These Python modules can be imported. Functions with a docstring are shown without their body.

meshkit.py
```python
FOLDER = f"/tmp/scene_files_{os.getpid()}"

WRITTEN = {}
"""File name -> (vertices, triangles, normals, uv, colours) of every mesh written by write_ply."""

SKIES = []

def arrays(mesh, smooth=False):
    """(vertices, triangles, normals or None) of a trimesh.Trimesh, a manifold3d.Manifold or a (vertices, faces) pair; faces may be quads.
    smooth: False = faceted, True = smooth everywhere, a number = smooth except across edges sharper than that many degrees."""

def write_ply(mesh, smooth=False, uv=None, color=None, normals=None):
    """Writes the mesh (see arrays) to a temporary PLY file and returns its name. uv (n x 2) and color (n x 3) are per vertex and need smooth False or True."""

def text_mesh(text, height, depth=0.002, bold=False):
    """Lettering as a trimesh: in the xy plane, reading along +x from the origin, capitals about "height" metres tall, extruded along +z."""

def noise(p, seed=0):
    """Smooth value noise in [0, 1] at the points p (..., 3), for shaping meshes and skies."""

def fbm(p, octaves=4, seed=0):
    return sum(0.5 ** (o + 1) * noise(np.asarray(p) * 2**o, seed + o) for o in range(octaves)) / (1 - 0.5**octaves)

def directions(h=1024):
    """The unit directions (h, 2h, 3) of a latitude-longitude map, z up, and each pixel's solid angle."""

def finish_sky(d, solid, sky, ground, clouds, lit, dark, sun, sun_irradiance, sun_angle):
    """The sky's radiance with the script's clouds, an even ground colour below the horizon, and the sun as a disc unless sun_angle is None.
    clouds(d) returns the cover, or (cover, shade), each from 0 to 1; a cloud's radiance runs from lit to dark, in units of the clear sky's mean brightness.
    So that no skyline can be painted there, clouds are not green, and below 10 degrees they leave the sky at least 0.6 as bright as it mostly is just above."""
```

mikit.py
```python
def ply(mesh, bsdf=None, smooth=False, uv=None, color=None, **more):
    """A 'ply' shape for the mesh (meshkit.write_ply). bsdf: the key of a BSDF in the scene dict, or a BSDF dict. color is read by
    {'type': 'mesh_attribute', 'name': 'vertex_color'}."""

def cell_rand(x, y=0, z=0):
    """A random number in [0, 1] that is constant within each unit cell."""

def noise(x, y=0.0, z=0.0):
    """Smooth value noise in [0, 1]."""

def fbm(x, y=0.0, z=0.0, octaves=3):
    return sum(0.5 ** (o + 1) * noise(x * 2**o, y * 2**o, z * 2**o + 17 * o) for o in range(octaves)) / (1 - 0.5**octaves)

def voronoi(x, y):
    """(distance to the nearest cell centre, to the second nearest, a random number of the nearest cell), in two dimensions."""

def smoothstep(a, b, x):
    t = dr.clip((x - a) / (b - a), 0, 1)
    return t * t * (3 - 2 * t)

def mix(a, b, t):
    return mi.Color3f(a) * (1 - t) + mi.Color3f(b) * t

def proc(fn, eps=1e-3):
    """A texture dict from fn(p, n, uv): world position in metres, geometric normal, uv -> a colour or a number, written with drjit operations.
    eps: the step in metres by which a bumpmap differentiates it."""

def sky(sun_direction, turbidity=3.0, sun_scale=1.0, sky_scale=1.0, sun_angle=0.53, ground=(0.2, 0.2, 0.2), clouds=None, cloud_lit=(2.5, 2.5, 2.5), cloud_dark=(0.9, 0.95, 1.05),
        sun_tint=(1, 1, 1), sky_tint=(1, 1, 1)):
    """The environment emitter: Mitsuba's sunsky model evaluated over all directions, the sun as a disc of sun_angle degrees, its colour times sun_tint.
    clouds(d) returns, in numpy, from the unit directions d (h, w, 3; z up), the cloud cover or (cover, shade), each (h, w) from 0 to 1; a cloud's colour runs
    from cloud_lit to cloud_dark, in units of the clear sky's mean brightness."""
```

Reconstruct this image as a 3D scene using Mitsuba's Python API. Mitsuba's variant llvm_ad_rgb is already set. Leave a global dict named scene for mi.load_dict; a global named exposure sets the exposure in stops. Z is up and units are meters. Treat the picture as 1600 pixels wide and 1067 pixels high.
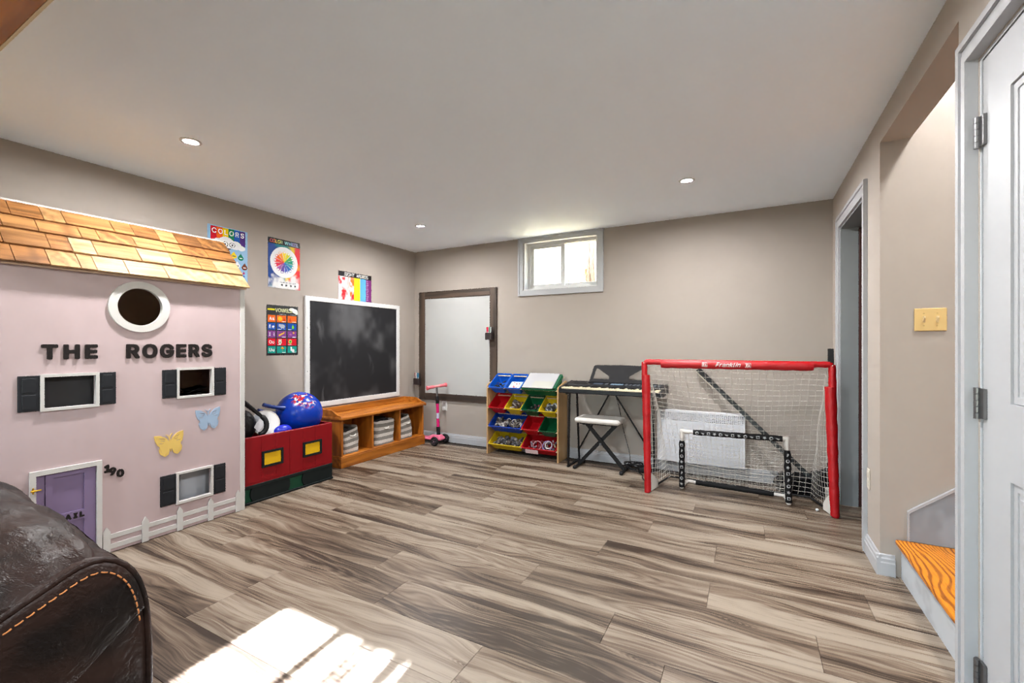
import math, random
import numpy as np, trimesh, shapely
import mitsuba as mi
import drjit as dr
import mikit, meshkit
import manifold3d as m3
from mikit import fbm, noise, smoothstep, mix, cell_rand, voronoi
from shapely import Polygon, Point, LineString, box as rect, affinity
from shapely.ops import unary_union

random.seed(7)
rng = np.random.default_rng(7)
scene, labels = {}, {}
T = mi.ScalarTransform4f

# ------------------------------------------------------------------ camera, sky, exposure
YAW, FOCAL, EYE = math.radians(28.3), 688.0, 1.15
scene['camera'] = {
    'type': 'perspective', 'fov': 2 * math.degrees(math.atan(800 / FOCAL)), 'fov_axis': 'x', 'near_clip': 0.05, 'far_clip': 500.0,
    'principal_point_offset_y': -5.5 / 1067,
    'to_world': T().look_at(origin=[0, 0, EYE], target=[-math.sin(YAW), math.cos(YAW), EYE], up=[0, 0, 1])}
SUN = (-0.093, 1.0, 0.575)
scene['sky'] = mikit.sky(SUN, turbidity=3.5, sun_scale=120.0, sky_scale=42.0, ground=(0.25, 0.24, 0.2), sun_tint=(0.70, 0.97, 1.62), sky_tint=(1.1, 1.0, 0.85))
POT = 1650.0            # radiance of a ceiling spot's lens
exposure = 1.0

# ------------------------------------------------------------------ helpers
def lin(r, g, b):
    f = lambda c: (c / 255) / 12.92 if c / 255 <= 0.04045 else ((c / 255 + 0.055) / 1.055) ** 2.4
    return [0.75 * f(r), 0.75 * f(g), 0.75 * f(b)]       # the photograph's colours, less what its bright exposure adds

MATS = {}
def mat(rgb, rough=0.5, spec=0.5, metal=0.0, **k):
    """A plain material; equal ones share one entry."""
    sig = (tuple(rgb), rough, spec, metal, tuple(sorted(k.items())))
    if sig not in MATS:
        name = f'material_{len(MATS)}'
        scene[name] = {'type': 'principled', 'base_color': {'type': 'rgb', 'value': lin(*rgb)}, 'roughness': rough, 'specular': spec, 'metallic': metal, **k}
        MATS[sig] = name
    return MATS[sig]

def pmat(name, fn, rough=0.5, spec=0.5, bump=None, bump_scale=1.0, **k):
    b = {'type': 'principled', 'base_color': mikit.proc(fn), 'roughness': rough, 'specular': spec, **k}
    if bump is not None:
        b = {'type': 'bumpmap', 'arbitrary': mikit.proc(bump, eps=6e-4), 'scale': bump_scale, 'bsdf': b}
    scene[name] = b
    return name

COUNT = {}
def numbered(k):
    n = COUNT.get(k, 0)
    COUNT[k] = n + 1
    return k if n == 0 else f'{k}_{n:03d}'

def thing(name, label, cat, group=None):
    k = numbered(name)
    labels[k] = {'label': label, 'category': cat}
    if group: labels[k]['group'] = group
    return k

def struct(name):
    k = numbered(name)
    labels[k] = {'kind': 'structure'}
    return k

def add(key, mesh, m, smooth=False, **k):
    scene[key] = mikit.ply(mesh, m, smooth=smooth, **k)
    return key

def part(parent, name, mesh, m, smooth=False, label=None, stuff=False, **k):
    key = numbered(f'{parent}__{name}')
    add(key, mesh, m, smooth, **k)
    if label or stuff:
        labels[key] = {}
        if label: labels[key]['label'] = label
        if stuff: labels[key]['kind'] = 'stuff'
    return key

cat_ = trimesh.util.concatenate
def hull(pts): return trimesh.convex.convex_hull(np.asarray(pts, float))

def bx(x0, x1, y0, y1, z0, z1, b=0.0):
    """Box, with chamfered edges if b."""
    if b <= 0:
        m = trimesh.creation.box([x1 - x0, y1 - y0, z1 - z0]); m.apply_translation([(x0 + x1) / 2, (y0 + y1) / 2, (z0 + z1) / 2])
        return m
    pts = []
    for x, sx in ((x0, 1), (x1, -1)):
        for y, sy in ((y0, 1), (y1, -1)):
            for z, sz in ((z0, 1), (z1, -1)):
                pts += [(x + sx * b, y + sy * b, z), (x + sx * b, y, z + sz * b), (x, y + sy * b, z + sz * b)]
    return hull(pts)

def rbx(x0, x1, y0, y1, z0, z1, r, n=2):
    """Box with round edges and corners."""
    s = trimesh.creation.icosphere(subdivisions=n, radius=r).vertices
    c = np.array([(x, y, z) for x in (x0 + r, x1 - r) for y in (y0 + r, y1 - r) for z in (z0 + r, z1 - r)])
    return hull((c[:, None] + s[None]).reshape(-1, 3))

def tube(pts, r, n=8, closed=False):
    """Tube along points; r a number or one per point."""
    p = np.asarray(pts, float); k = len(p)
    r = np.broadcast_to(np.asarray(r, float), (k,))
    t = np.gradient(p, axis=0) if not closed else np.roll(p, -1, 0) - np.roll(p, 1, 0)
    t /= np.linalg.norm(t, axis=1, keepdims=True) + 1e-12
    u = np.cross(t[0], [0, 0, 1] if abs(t[0][2]) < 0.9 else [1, 0, 0]); u /= np.linalg.norm(u)
    a = np.arange(n) * 2 * np.pi / n
    V = []
    for i in range(k):
        u = u - t[i] * (u @ t[i]); u /= np.linalg.norm(u)
        w = np.cross(t[i], u)
        V.append(p[i] + r[i] * (np.cos(a)[:, None] * u + np.sin(a)[:, None] * w))
    V = np.vstack(V); F = []
    for i in range(k if closed else k - 1):
        j = (i + 1) % k
        for q in range(n):
            s = (q + 1) % n
            F += [(i * n + q, i * n + s, j * n + s), (i * n + q, j * n + s, j * n + q)]
    if not closed:
        V = np.vstack([V, p[0], p[-1]]); c0, c1 = k * n, k * n + 1
        for q in range(n):
            s = (q + 1) % n
            F += [(c0, s, q), (c1, (k - 1) * n + q, (k - 1) * n + s)]
    return trimesh.Trimesh(V, F, process=False)

def spline(pts, n=24):
    from scipy.interpolate import CubicSpline
    p = np.asarray(pts, float); d = np.r_[0, np.cumsum(np.linalg.norm(np.diff(p, axis=0), axis=1))]
    return CubicSpline(d, p)(np.linspace(0, d[-1], n))

def cyl(p, q, r, n=20, r2=None): return tube([p, q], [r, r if r2 is None else r2], n)

def lathe(profile, n=32):
    """(radius, z) points turned about z."""
    return trimesh.creation.revolve(np.asarray(profile, float), sections=n)

def ext(poly, depth):
    g = [x for x in getattr(poly, 'geoms', [poly]) if x.area > 1e-9]
    return cat_([trimesh.creation.extrude_polygon(x, depth, engine='earcut') for x in g])

def to_x(mesh, x):       # local (a, b, c) -> world (x + c, a, b): faces +X
    mesh = mesh.copy(); v = mesh.vertices; mesh.vertices = np.stack([x + v[:, 2], v[:, 0], v[:, 1]], 1); return mesh
def to_y(mesh, y):       # local (a, b, c) -> world (a, y - c, b): faces -Y
    mesh = mesh.copy(); v = mesh.vertices; mesh.vertices = np.stack([v[:, 0], y - v[:, 2], v[:, 1]], 1); return mesh
def ext_x(poly, x0, x1): return to_x(ext(poly, x1 - x0), x0)          # polygon in (Y, z)
def ext_y(poly, y0, y1): return to_y(ext(poly, y1 - y0), y1)          # polygon in (X, z)
def moved(m, x=0, y=0, z=0): m = m.copy(); m.apply_translation([x, y, z]); return m
def xf(m, M): m = m.copy(); m.apply_transform(M); return m
rot = trimesh.transformations.rotation_matrix

def frame_poly(x0, x1, y0, y1, b): return rect(x0, y0, x1, y1).difference(rect(x0 + b, y0 + b, x1 - b, y1 - b))
def rrect(x0, y0, x1, y1, r): return rect(x0 + r, y0 + r, x1 - r, y1 - r).buffer(r, quad_segs=4)
def grid_mesh(P, close_u=False):
    """Surface over a grid of points (nu, nv, 3)."""
    nu, nv = P.shape[:2]; i = np.arange(nu * nv).reshape(nu, nv)
    if close_u: i = np.vstack([i, i[:1]])
    f = np.stack([i[:-1, :-1], i[1:, :-1], i[1:, 1:], i[:-1, 1:]], -1).reshape(-1, 4)
    return trimesh.Trimesh(P.reshape(-1, 3), np.vstack([f[:, :3], f[:, [0, 2, 3]]]), process=False)

def letters(text, width, height, depth, bold=True, gap_space=0.6):
    """[(character, mesh)] spread to the width, in the xy plane from the origin."""
    ms = [None if c == ' ' else meshkit.text_mesh(c, height, depth, bold) for c in text]
    ws = [height * gap_space if m is None else np.ptp(m.bounds[:, 0]) for m in ms]
    k = 1.0
    gap = (width - sum(ws)) / max(len(text) - 1, 1)
    if gap < height * 0.04:
        k = (width - height * 0.06 * (len(text) - 1)) / sum(ws); gap = height * 0.06
    x, out = 0.0, []
    for c, m, w in zip(text, ms, ws):
        if m is not None:
            m = m.copy(); m.apply_translation([-m.bounds[0, 0], 0, 0]); m.apply_scale([k, 1, 1]); m.apply_translation([x, 0, 0])
            out.append((c, m))
        x += w * k + gap
    return out

def fatten(m, by, depth):
    """The outline of flat lettering, thickened and rounded, extruded again."""
    t = m.triangles[:, :, :2]; e, f = t[:, 1] - t[:, 0], t[:, 2] - t[:, 0]; a = e[:, 0] * f[:, 1] - e[:, 1] * f[:, 0]
    p = unary_union([Polygon(q) for q, k in zip(t, a) if abs(k) > 1e-12 and True]).buffer(by, quad_segs=3)
    return ext(p.simplify(by * 0.06), depth)

XL, XR, YB, YR, ZC = -3.66, 0.58, 4.25, -2.4, 2.30

# ------------------------------------------------------------------ shared materials
def wood_fn(dark, light, axis, scale=1.0, knots=0.0, contrast=1.0):
    d, l = lin(*dark), lin(*light)
    o = [i for i in range(3) if i != axis]
    def fn(p, n, uv):
        a, b, c = p[axis] * scale, p[o[0]] * scale, p[o[1]] * scale
        w = fbm(a * 1.5, b * 5, c * 5)
        g = fbm(a * 3 + 7, b * 42 + w * 5, c * 42 + w * 5, 3)
        s = dr.sin((b + c) * 60 + w * 16 + fbm(a * 2, b * 9, c * 9) * 8) * 0.5 + 0.5
        t = smoothstep(0.15, 0.85, g * 0.7 + s * 0.3)
        if knots:
            k1, _, r = voronoi(a * 4.5, (b + c) * 9)
            t = t * (1 - knots * smoothstep(0.22, 0.02, k1) * smoothstep(0.55, 0.7, r))
        return mix(d, l, 0.5 + (t - 0.5) * contrast)
    return fn

WALL = mat((173, 163, 154), 0.75, 0.25)
CEIL = mat((265, 276, 284), 0.8, 0.2)
TRIM = mat((182, 183, 186), 0.45, 0.3)
WHITE = mat((212, 212, 211), 0.45, 0.35)
BLACK = mat((26, 26, 28), 0.5, 0.25)
BLACKM = mat((18, 18, 20), 0.4, 0.3)
STEEL = mat((128, 128, 130), 0.4, 0.5, 0.9)
def oak_fn(p, n, uv):
    a, b = p.y, p.x + p.z * 0.7
    w = fbm(a * 1.8, b * 4, 2.0) * 0.20 + fbm(a * 6, b * 16, 5.0, 2) * 0.03
    ring = dr.sin((b + w) * 290) * 0.5 + 0.5
    pore = noise(a * 24, b * 420)
    t = smoothstep(0.45, 1.0, ring) * (0.55 + 0.45 * fbm(a * 5, b * 30, 1.0)) + 0.25 * smoothstep(0.6, 0.9, pore)
    return mix(lin(212, 128, 26), lin(118, 58, 6), dr.clip(t, 0, 1))
OAK_Y = pmat('mat_oak_tread', oak_fn, 0.32, 0.35)
PINE_Y = pmat('mat_pine_bench', wood_fn((150, 82, 20), (200, 122, 40), 1, 0.9), 0.38)
PINE_Z = pmat('mat_pine_upright', wood_fn((150, 82, 20), (194, 116, 38), 2, 0.9), 0.4)
OAK_X = pmat('mat_oak_beam', wood_fn((118, 58, 8), (176, 104, 26), 0, 1.0), 0.35)
MAPLE = pmat('mat_maple', wood_fn((190, 150, 102), (206, 168, 118), 2, 0.6), 0.5)
DARKWOOD_Z = pmat('mat_dark_frame_upright', wood_fn((44, 33, 26), (84, 66, 53), 2, 0.7), 0.6)
DARKWOOD_X = pmat('mat_dark_frame_rail', wood_fn((44, 33, 26), (84, 66, 53), 0, 0.7), 0.6)
REDWOOD = pmat('mat_brown_door', wood_fn((46, 16, 12), (70, 28, 20), 2, 0.5), 0.5)

def floor_fn(p, n, uv):
    u, v = uv.x, uv.y
    cell = dr.floor(u / 10)
    r1, r2, r3 = cell_rand(cell, 3), cell_rand(cell, 5), cell_rand(cell, 9)
    lu = u - cell * 10
    w = fbm(u * 1.6, v * 5, r1 * 9)                                    # slow wander of the grain
    w2 = fbm(u * 5.0, v * 14, r2 * 9, 2)
    vw = v + (w - 0.5) * 0.16 + (w2 - 0.5) * 0.022
    broad = fbm(u * 0.8 + 5, vw * 13, r3 * 7, 2)                       # wide light and dark bands
    streak = fbm(u * 1.9, vw * 44, r2 * 7, 3)
    thin = fbm(u * 6.0, vw * 170, r1 * 5, 2)
    # cathedral figure: nested arches about a line within some planks
    cv = v - 0.05 - 0.12 * r2; cu = lu - 3.6 - 0.3 * (r1 - 0.5)
    arch = dr.sqrt(dr.square(cv * 8) + dr.square(cu * 1.1)) + (w - 0.5) * 0.6
    rings = dr.sin(arch * 44) * 0.5 + 0.5
    near = smoothstep(0.9, 0.3, arch) * smoothstep(0.35, 0.5, r3)
    t = 0.08 + broad * 0.74 + (streak - 0.5) * 0.36 + (thin - 0.5) * 0.34 + (r1 - 0.5) * 0.06 - near * (0.04 + 0.09 * (1 - rings)) + 0.08 * near
    t = smoothstep(0.12, 0.74, t)
    k, _, q = voronoi(u * 1.7, vw * 7)                                 # small knots
    kn = smoothstep(0.20, 0.02, k) * smoothstep(0.68, 0.78, q)
    t = t * (1 - 0.8 * kn * (0.6 + 0.4 * dr.sin(k * 160)))
    c = mix(lin(56, 43, 34), lin(112, 95, 80), smoothstep(0.0, 0.5, t))
    return mix(c, lin(151, 138, 123), smoothstep(0.35, 1.0, t))
FLOOR = pmat('mat_floor_plank', floor_fn, 0.42, 0.35)

# ------------------------------------------------------------------ the room
st = struct('floor')
add(st, bx(XL - 0.3, 2.8, YR - 0.2, YB + 0.2, -0.12, -0.010), mat((60, 52, 46), 0.9))
PW, PL = 0.2245, 1.20
JOINT = {-1: -0.895, 0: -0.895, 1: -0.267, 2: -0.507, 3: 0.232, 4: -0.165, 5: 0.466, 6: -0.163, 7: -0.55, 8: 0.083, 9: -0.34, 10: 0.34}
kk = 0
for row in range(-17, 12):
    y0 = 1.4305 + PW * row; y1 = min(y0 + PW, YB + 0.12)
    # row r spans 1.4305 + r * PW; measured joints are numbered from the row at 1.206
    j = JOINT.get(row + 1, None)
    if j is None: j = float(rng.uniform(-0.6, 0.6))
    xs = [XL - 0.02] + [j + PL * i for i in range(-6, 4) if XL + 0.03 < j + PL * i < 1.25] + [1.3]
    for a, b in zip(xs[:-1], xs[1:]):
        g, e, h = 0.0005, 0.0012, 0.0
        V = np.array([(a + g, y0 + g, -0.010), (b - g, y0 + g, -0.010), (b - g, y1 - g, -0.010), (a + g, y1 - g, -0.010),
                      (a + g, y0 + g, -0.0012), (b - g, y0 + g, -0.0012), (b - g, y1 - g, -0.0012), (a + g, y1 - g, -0.0012),
                      (a + e, y0 + e, 0), (b - e, y0 + e, 0), (b - e, y1 - e, 0), (a + e, y1 - e, 0)])
        F = [(8, 9, 10), (8, 10, 11)]
        for lo, hi in ((0, 4), (4, 8)):
            for q in range(4):
                s = (q + 1) % 4
                F += [(lo + q, lo + s, hi + s), (lo + q, hi + s, hi + q)]
        uv = np.stack([V[:, 0] - a + 10 * kk + 3, V[:, 1] - y0], 1)
        part(st, 'plank', trimesh.Trimesh(V, F, process=False), FLOOR, uv=uv)
        kk += 1

add(struct('ceiling'), bx(XL - 0.2, XR + 0.05, YR - 0.2, YB + 0.25, ZC, ZC + 0.25), CEIL)
add(struct('wall_left'), bx(XL - 0.2, XL, YR - 0.2, YB + 0.25, 0, ZC), WALL)
WX0, WX1, WZ0, WZ1 = -2.145, -1.325, 1.737, 2.262
add(struct('wall_back'), ext_y(rect(XL, 0, 2.8, ZC).difference(rect(WX0, WZ0, WX1, WZ1)), YB, YB + 0.25), WALL)
PDX0, PDX1, PDZ = -2.9, -0.5, 2.06         # glazed sliding door behind the camera
add(struct('wall_rear'), ext_y(rect(XL, 0, 2.8, ZC + 0.2).difference(rect(PDX0, -1, PDX1, PDZ)), YR - 0.2, YR), WALL)
# right wall, with the doorway, the stair opening and the closed door's opening
D2Y0, D2Y1, D2Z = 3.165, 3.925, 2.00        # doorway near the back
SY0, SY1, SZ = 1.884, 2.83, 2.168           # stair opening
D1Y0, D1Y1, D1Z = 0.90, 1.742, 1.967        # closed door
wp = rect(YR, 0, YB, ZC).difference(unary_union([rect(D2Y0, -1, D2Y1 + 0.045, D2Z), rect(SY0, -1, SY1, SZ), rect(D1Y0, -1, D1Y1, D1Z)]))
add(struct('wall_right'), ext_x(wp, XR, XR + 0.12), WALL)
add(struct('wall_stair'), bx(XR + 0.12, 2.8, SY1, SY1 + 0.10, 0, 4.2), WALL)
add(struct('wall_stair'), bx(XR + 0.12, 2.8, SY0 - 0.10, SY0, 0, 4.2), WALL)
add(struct('wall_stair'), bx(2.7, 2.8, SY0, SY1, 0, 4.2), WALL)
add(struct('wall_stair'), bx(XR + 0.02, XR + 0.12, SY0 - 0.1, SY1 + 0.1, ZC + 0.25, 4.2), WALL)
add(struct('ceiling_stair'), bx(XR, 2.8, SY0 - 0.1, SY1 + 0.1, 4.2, 4.3), CEIL)
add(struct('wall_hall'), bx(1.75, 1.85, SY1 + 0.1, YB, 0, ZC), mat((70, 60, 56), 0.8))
add(struct('ceiling_hall'), bx(XR + 0.12, 2.8, SY1 + 0.10, YB + 0.25, ZC, ZC + 0.25), CEIL)
add(struct('wall_closet'), bx(1.2, 1.3, 0.7, SY0 - 0.1, 0, ZC), mat((60, 56, 52), 0.8))
add(struct('wall_closet'), bx(XR + 0.12, 1.3, 0.7, 0.8, 0, ZC), mat((60, 56, 52), 0.8))
add(struct('ceiling_closet'), bx(XR + 0.05, 1.4, 0.6, SY0 - 0.1, ZC, ZC + 0.2), CEIL)

# baseboards
BB = Polygon([(0, 0), (0.016, 0), (0.016, 0.062), (0.0125, 0.068), (0.0125, 0.082), (0.008, 0.088), (0.006, 0.100), (0, 0.104)])
def board_x(x0, x1):   # along the back wall
    m = ext(BB, x1 - x0); v = m.vertices; m.vertices = np.stack([x0 + v[:, 2], YB - v[:, 0], v[:, 1]], 1); m.invert(); return m
def board_y(y0, y1, x, sgn):
    m = ext(BB, y1 - y0); v = m.vertices; m.vertices = np.stack([x + sgn * v[:, 0], y0 + v[:, 2], v[:, 1]], 1)
    if sgn > 0: m.invert()
    return m
add(struct('baseboard_back'), board_x(XL, XR), TRIM)
add(struct('ground_outside'), bx(-16, 12, -30, YR - 0.21, -0.3, -0.05), mat((150, 140, 110), 0.9))
add(struct('baseboard_left'), board_y(YR, YB - 0.016, XL, 1), TRIM)
add(struct('baseboard_right'), board_y(SY1 - 0.016, D2Y0 - 0.075, XR, -1), TRIM)
m = ext(BB, 0.058 + 0.016); v = m.vertices; m.vertices = np.stack([XR - 0.016 + v[:, 2], SY1 - v[:, 0], v[:, 1]], 1); m.invert()
add(struct('baseboard_right'), m, TRIM)
add(struct('baseboard_right'), board_y(D1Y1 + 0.085, SY0, XR, -1), TRIM)

# ------------------------------------------------------------------ window
w = struct('window_1')
GY = 4.385
part(w, 'casing', cat_([ext_y(frame_poly(WX0 - 0.06, WX1 + 0.06, WZ0 - 0.058, ZC - 0.001, 0.055).intersection(rect(-9, 0, 9, ZC)), YB - 0.014, YB),
                        ext_y(frame_poly(WX0 - 0.062, WX1 + 0.062, WZ0 - 0.060, ZC - 0.0005, 0.018), YB - 0.021, YB - 0.0005)]), TRIM)
part(w, 'reveal', ext_y(frame_poly(WX0, WX1, WZ0, WZ1, 0.012), YB + 0.001, YB + 0.249), WHITE)
part(w, 'frame', cat_([ext_y(frame_poly(WX0 + 0.012, WX1 - 0.012, WZ0 + 0.012, WZ1 - 0.012, 0.030), GY - 0.05, GY + 0.05),
                       ext_y(frame_poly(WX0 + 0.028, WX1 - 0.028, WZ0 + 0.028, WZ1 - 0.028, 0.018), GY - 0.03, GY + 0.045)]), WHITE)
part(w, 'sash', ext_y(rect(-2.115, 1.765, -1.712, 2.234).difference(rect(-2.072, 1.806, -1.756, 2.194)), GY - 0.035, GY - 0.002), WHITE)
part(w, 'sash', ext_y(rect(-1.745, 1.765, -1.355, 2.234).difference(rect(-1.712, 1.806, -1.378, 2.214)), GY + 0.002, GY + 0.03), WHITE)
part(w, 'latch', rbx(-1.742, -1.726, GY - 0.048, GY - 0.034, 1.95, 2.01, 0.005, 1), WHITE)
scene['mat_pane'] = {'type': 'thindielectric'}
for x0, x1, y in ((-2.075, -1.754, GY - 0.018), (-1.714, -1.376, GY + 0.016)):
    part(w, 'pane', trimesh.Trimesh([(x0, y, 1.80), (x1, y, 1.80), (x1, y, 2.218), (x0, y, 2.218)], [(0, 1, 2), (0, 2, 3)], process=False), 'mat_pane')

w = struct('window_2')
part(w, 'frame', ext_y(rect(PDX0, 0, PDX1, PDZ).difference(unary_union([rect(PDX0 + 0.06, 0.08, -1.74, PDZ - 0.06), rect(-1.66, 0.08, PDX1 - 0.06, PDZ - 0.06)])), YR - 0.12, YR - 0.06), WHITE)
for x0, x1 in ((PDX0 + 0.05, -1.73), (-1.67, PDX1 - 0.05)):
    part(w, 'pane', trimesh.Trimesh([(x0, YR - 0.09, 0.07), (x1, YR - 0.09, 0.07), (x1, YR - 0.09, PDZ - 0.05), (x0, YR - 0.09, PDZ - 0.05)], [(0, 1, 2), (0, 2, 3)], process=False), 'mat_pane')

# ------------------------------------------------------------------ doorway near the back, with the brown door standing open beyond
d = struct('door_1')
JAMB = mat((196, 200, 204), 0.45, 0.4)
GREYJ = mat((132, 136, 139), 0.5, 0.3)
def casing_u(y0, y1, zt, wdt, th):
    o = rect(y0 - wdt, 0, y1 + wdt, zt + wdt).difference(rect(y0, -1, y1, zt))
    i = rect(y0 - wdt, 0, y1 + wdt, zt + wdt).difference(rect(y0 - wdt + 0.02, -1, y1 + wdt - 0.02, zt + wdt - 0.02))
    return cat_([ext_x(o, XR - th * 0.65, XR - 0.0002), ext_x(i, XR - th, XR - th * 0.6)])
part(d, 'casing', casing_u(D2Y0, D2Y1, D2Z, 0.075, 0.020), TRIM)
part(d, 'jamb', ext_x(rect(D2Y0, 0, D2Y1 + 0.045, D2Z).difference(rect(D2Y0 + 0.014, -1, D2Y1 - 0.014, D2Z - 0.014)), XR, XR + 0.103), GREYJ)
lf = part(d, 'leaf', bx(XR + 0.106, XR + 0.106 + 0.74, D2Y1 - 0.020, D2Y1 + 0.020, 0.01, D2Z - 0.02, 0.002), REDWOOD)
part(lf, 'knob', cat_([lathe([(0, 0), (0.026, 0.0), (0.03, 0.012), (0.024, 0.03), (0, 0.034)], 16)]).apply_transform(rot(math.pi / 2, [1, 0, 0])).apply_translation([1.36, D2Y1 - 0.0205, 0.95]), STEEL, 30)
part(d, 'strike_plate', bx(XR + 0.02, XR + 0.045, D2Y0 + 0.014, D2Y0 + 0.0155, 0.93, 0.99), STEEL)

# ------------------------------------------------------------------ the closed door at the right
d = struct('door_2')
CX = XR - 0.0002
m = casing_u(D1Y0 - 0.012, D1Y1 + 0.006, D1Z + 0.004, 0.078, 0.026)
part(d, 'casing', cat_([m, ext_x(rect(D1Y0 - 0.04, 0, D1Y1 + 0.03, D1Z + 0.03).difference(rect(D1Y0 - 0.012, -1, D1Y1 + 0.006, D1Z + 0.004)), XR - 0.03, XR - 0.012)]), TRIM)
part(d, 'jamb', ext_x(rect(D1Y0, 0, D1Y1, D1Z).difference(rect(D1Y0 + 0.010, -1, D1Y1 - 0.010, D1Z - 0.010)), XR + 0.001, XR + 0.12), JAMB)
LY0, LY1, LZ1 = D1Y0 + 0.014, D1Y1 - 0.018, D1Z - 0.016
pan = [rect(1.345, 1.03, 1.545, 1.79), rect(1.345, 0.18, 1.545, 0.79), rect(1.02, 1.03, 1.22, 1.79), rect(1.02, 0.18, 1.22, 0.79)]
pan = [rect(1.355, 1.0, 1.578, 1.808), rect(1.355, 0.2, 1.578, 0.803), rect(1.02, 1.0, 1.25, 1.808), rect(1.02, 0.2, 1.25, 0.803)]
leafp = rect(LY0, 0.012, LY1, LZ1).difference(unary_union(pan))
lf = part(d, 'leaf', cat_([ext_x(leafp, XR + 0.002, XR + 0.037), ext_x(rect(LY0, 0.012, LY1, LZ1), XR + 0.016, XR + 0.03)]), TRIM)
for q in pan:
    a = q.buffer(-0.002, join_style='mitre'); b = q.buffer(-0.020, join_style='mitre'); c = q.buffer(-0.034, join_style='mitre')
    part(lf, 'panel', cat_([ext_x(a.difference(b), XR + 0.0075, XR + 0.017), ext_x(b.difference(c), XR + 0.011, XR + 0.017), ext_x(c, XR + 0.006, XR + 0.017)]), TRIM)
for zc in (1.752, 0.985, 0.215):
    h = part(d, 'hinge', cat_([cyl((XR - 0.010, 1.728, zc - 0.044 + i * 0.0178), (XR - 0.010, 1.728, zc - 0.044 + i * 0.0178 + 0.0165), 0.0072, 12) for i in range(5)] +
                              [bx(XR - 0.006, XR + 0.0015, 1.700, 1.728, zc - 0.042, zc + 0.042), bx(XR - 0.009, XR - 0.0025, 1.728, 1.742, zc - 0.042, zc + 0.042)]), STEEL)
part(d, 'weatherstrip', ext_x(rect(LY0, 0.012, D1Y1 - 0.0102, D1Z - 0.0102).difference(rect(LY0 - 1, 0, LY1 + 0.0004, LZ1 + 0.0004)), XR + 0.0045, XR + 0.012), BLACK)
part(d, 'seal', bx(XR + 0.038, XR + 0.05, D1Y0, D1Y1, 0, D1Z), BLACK)

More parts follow.
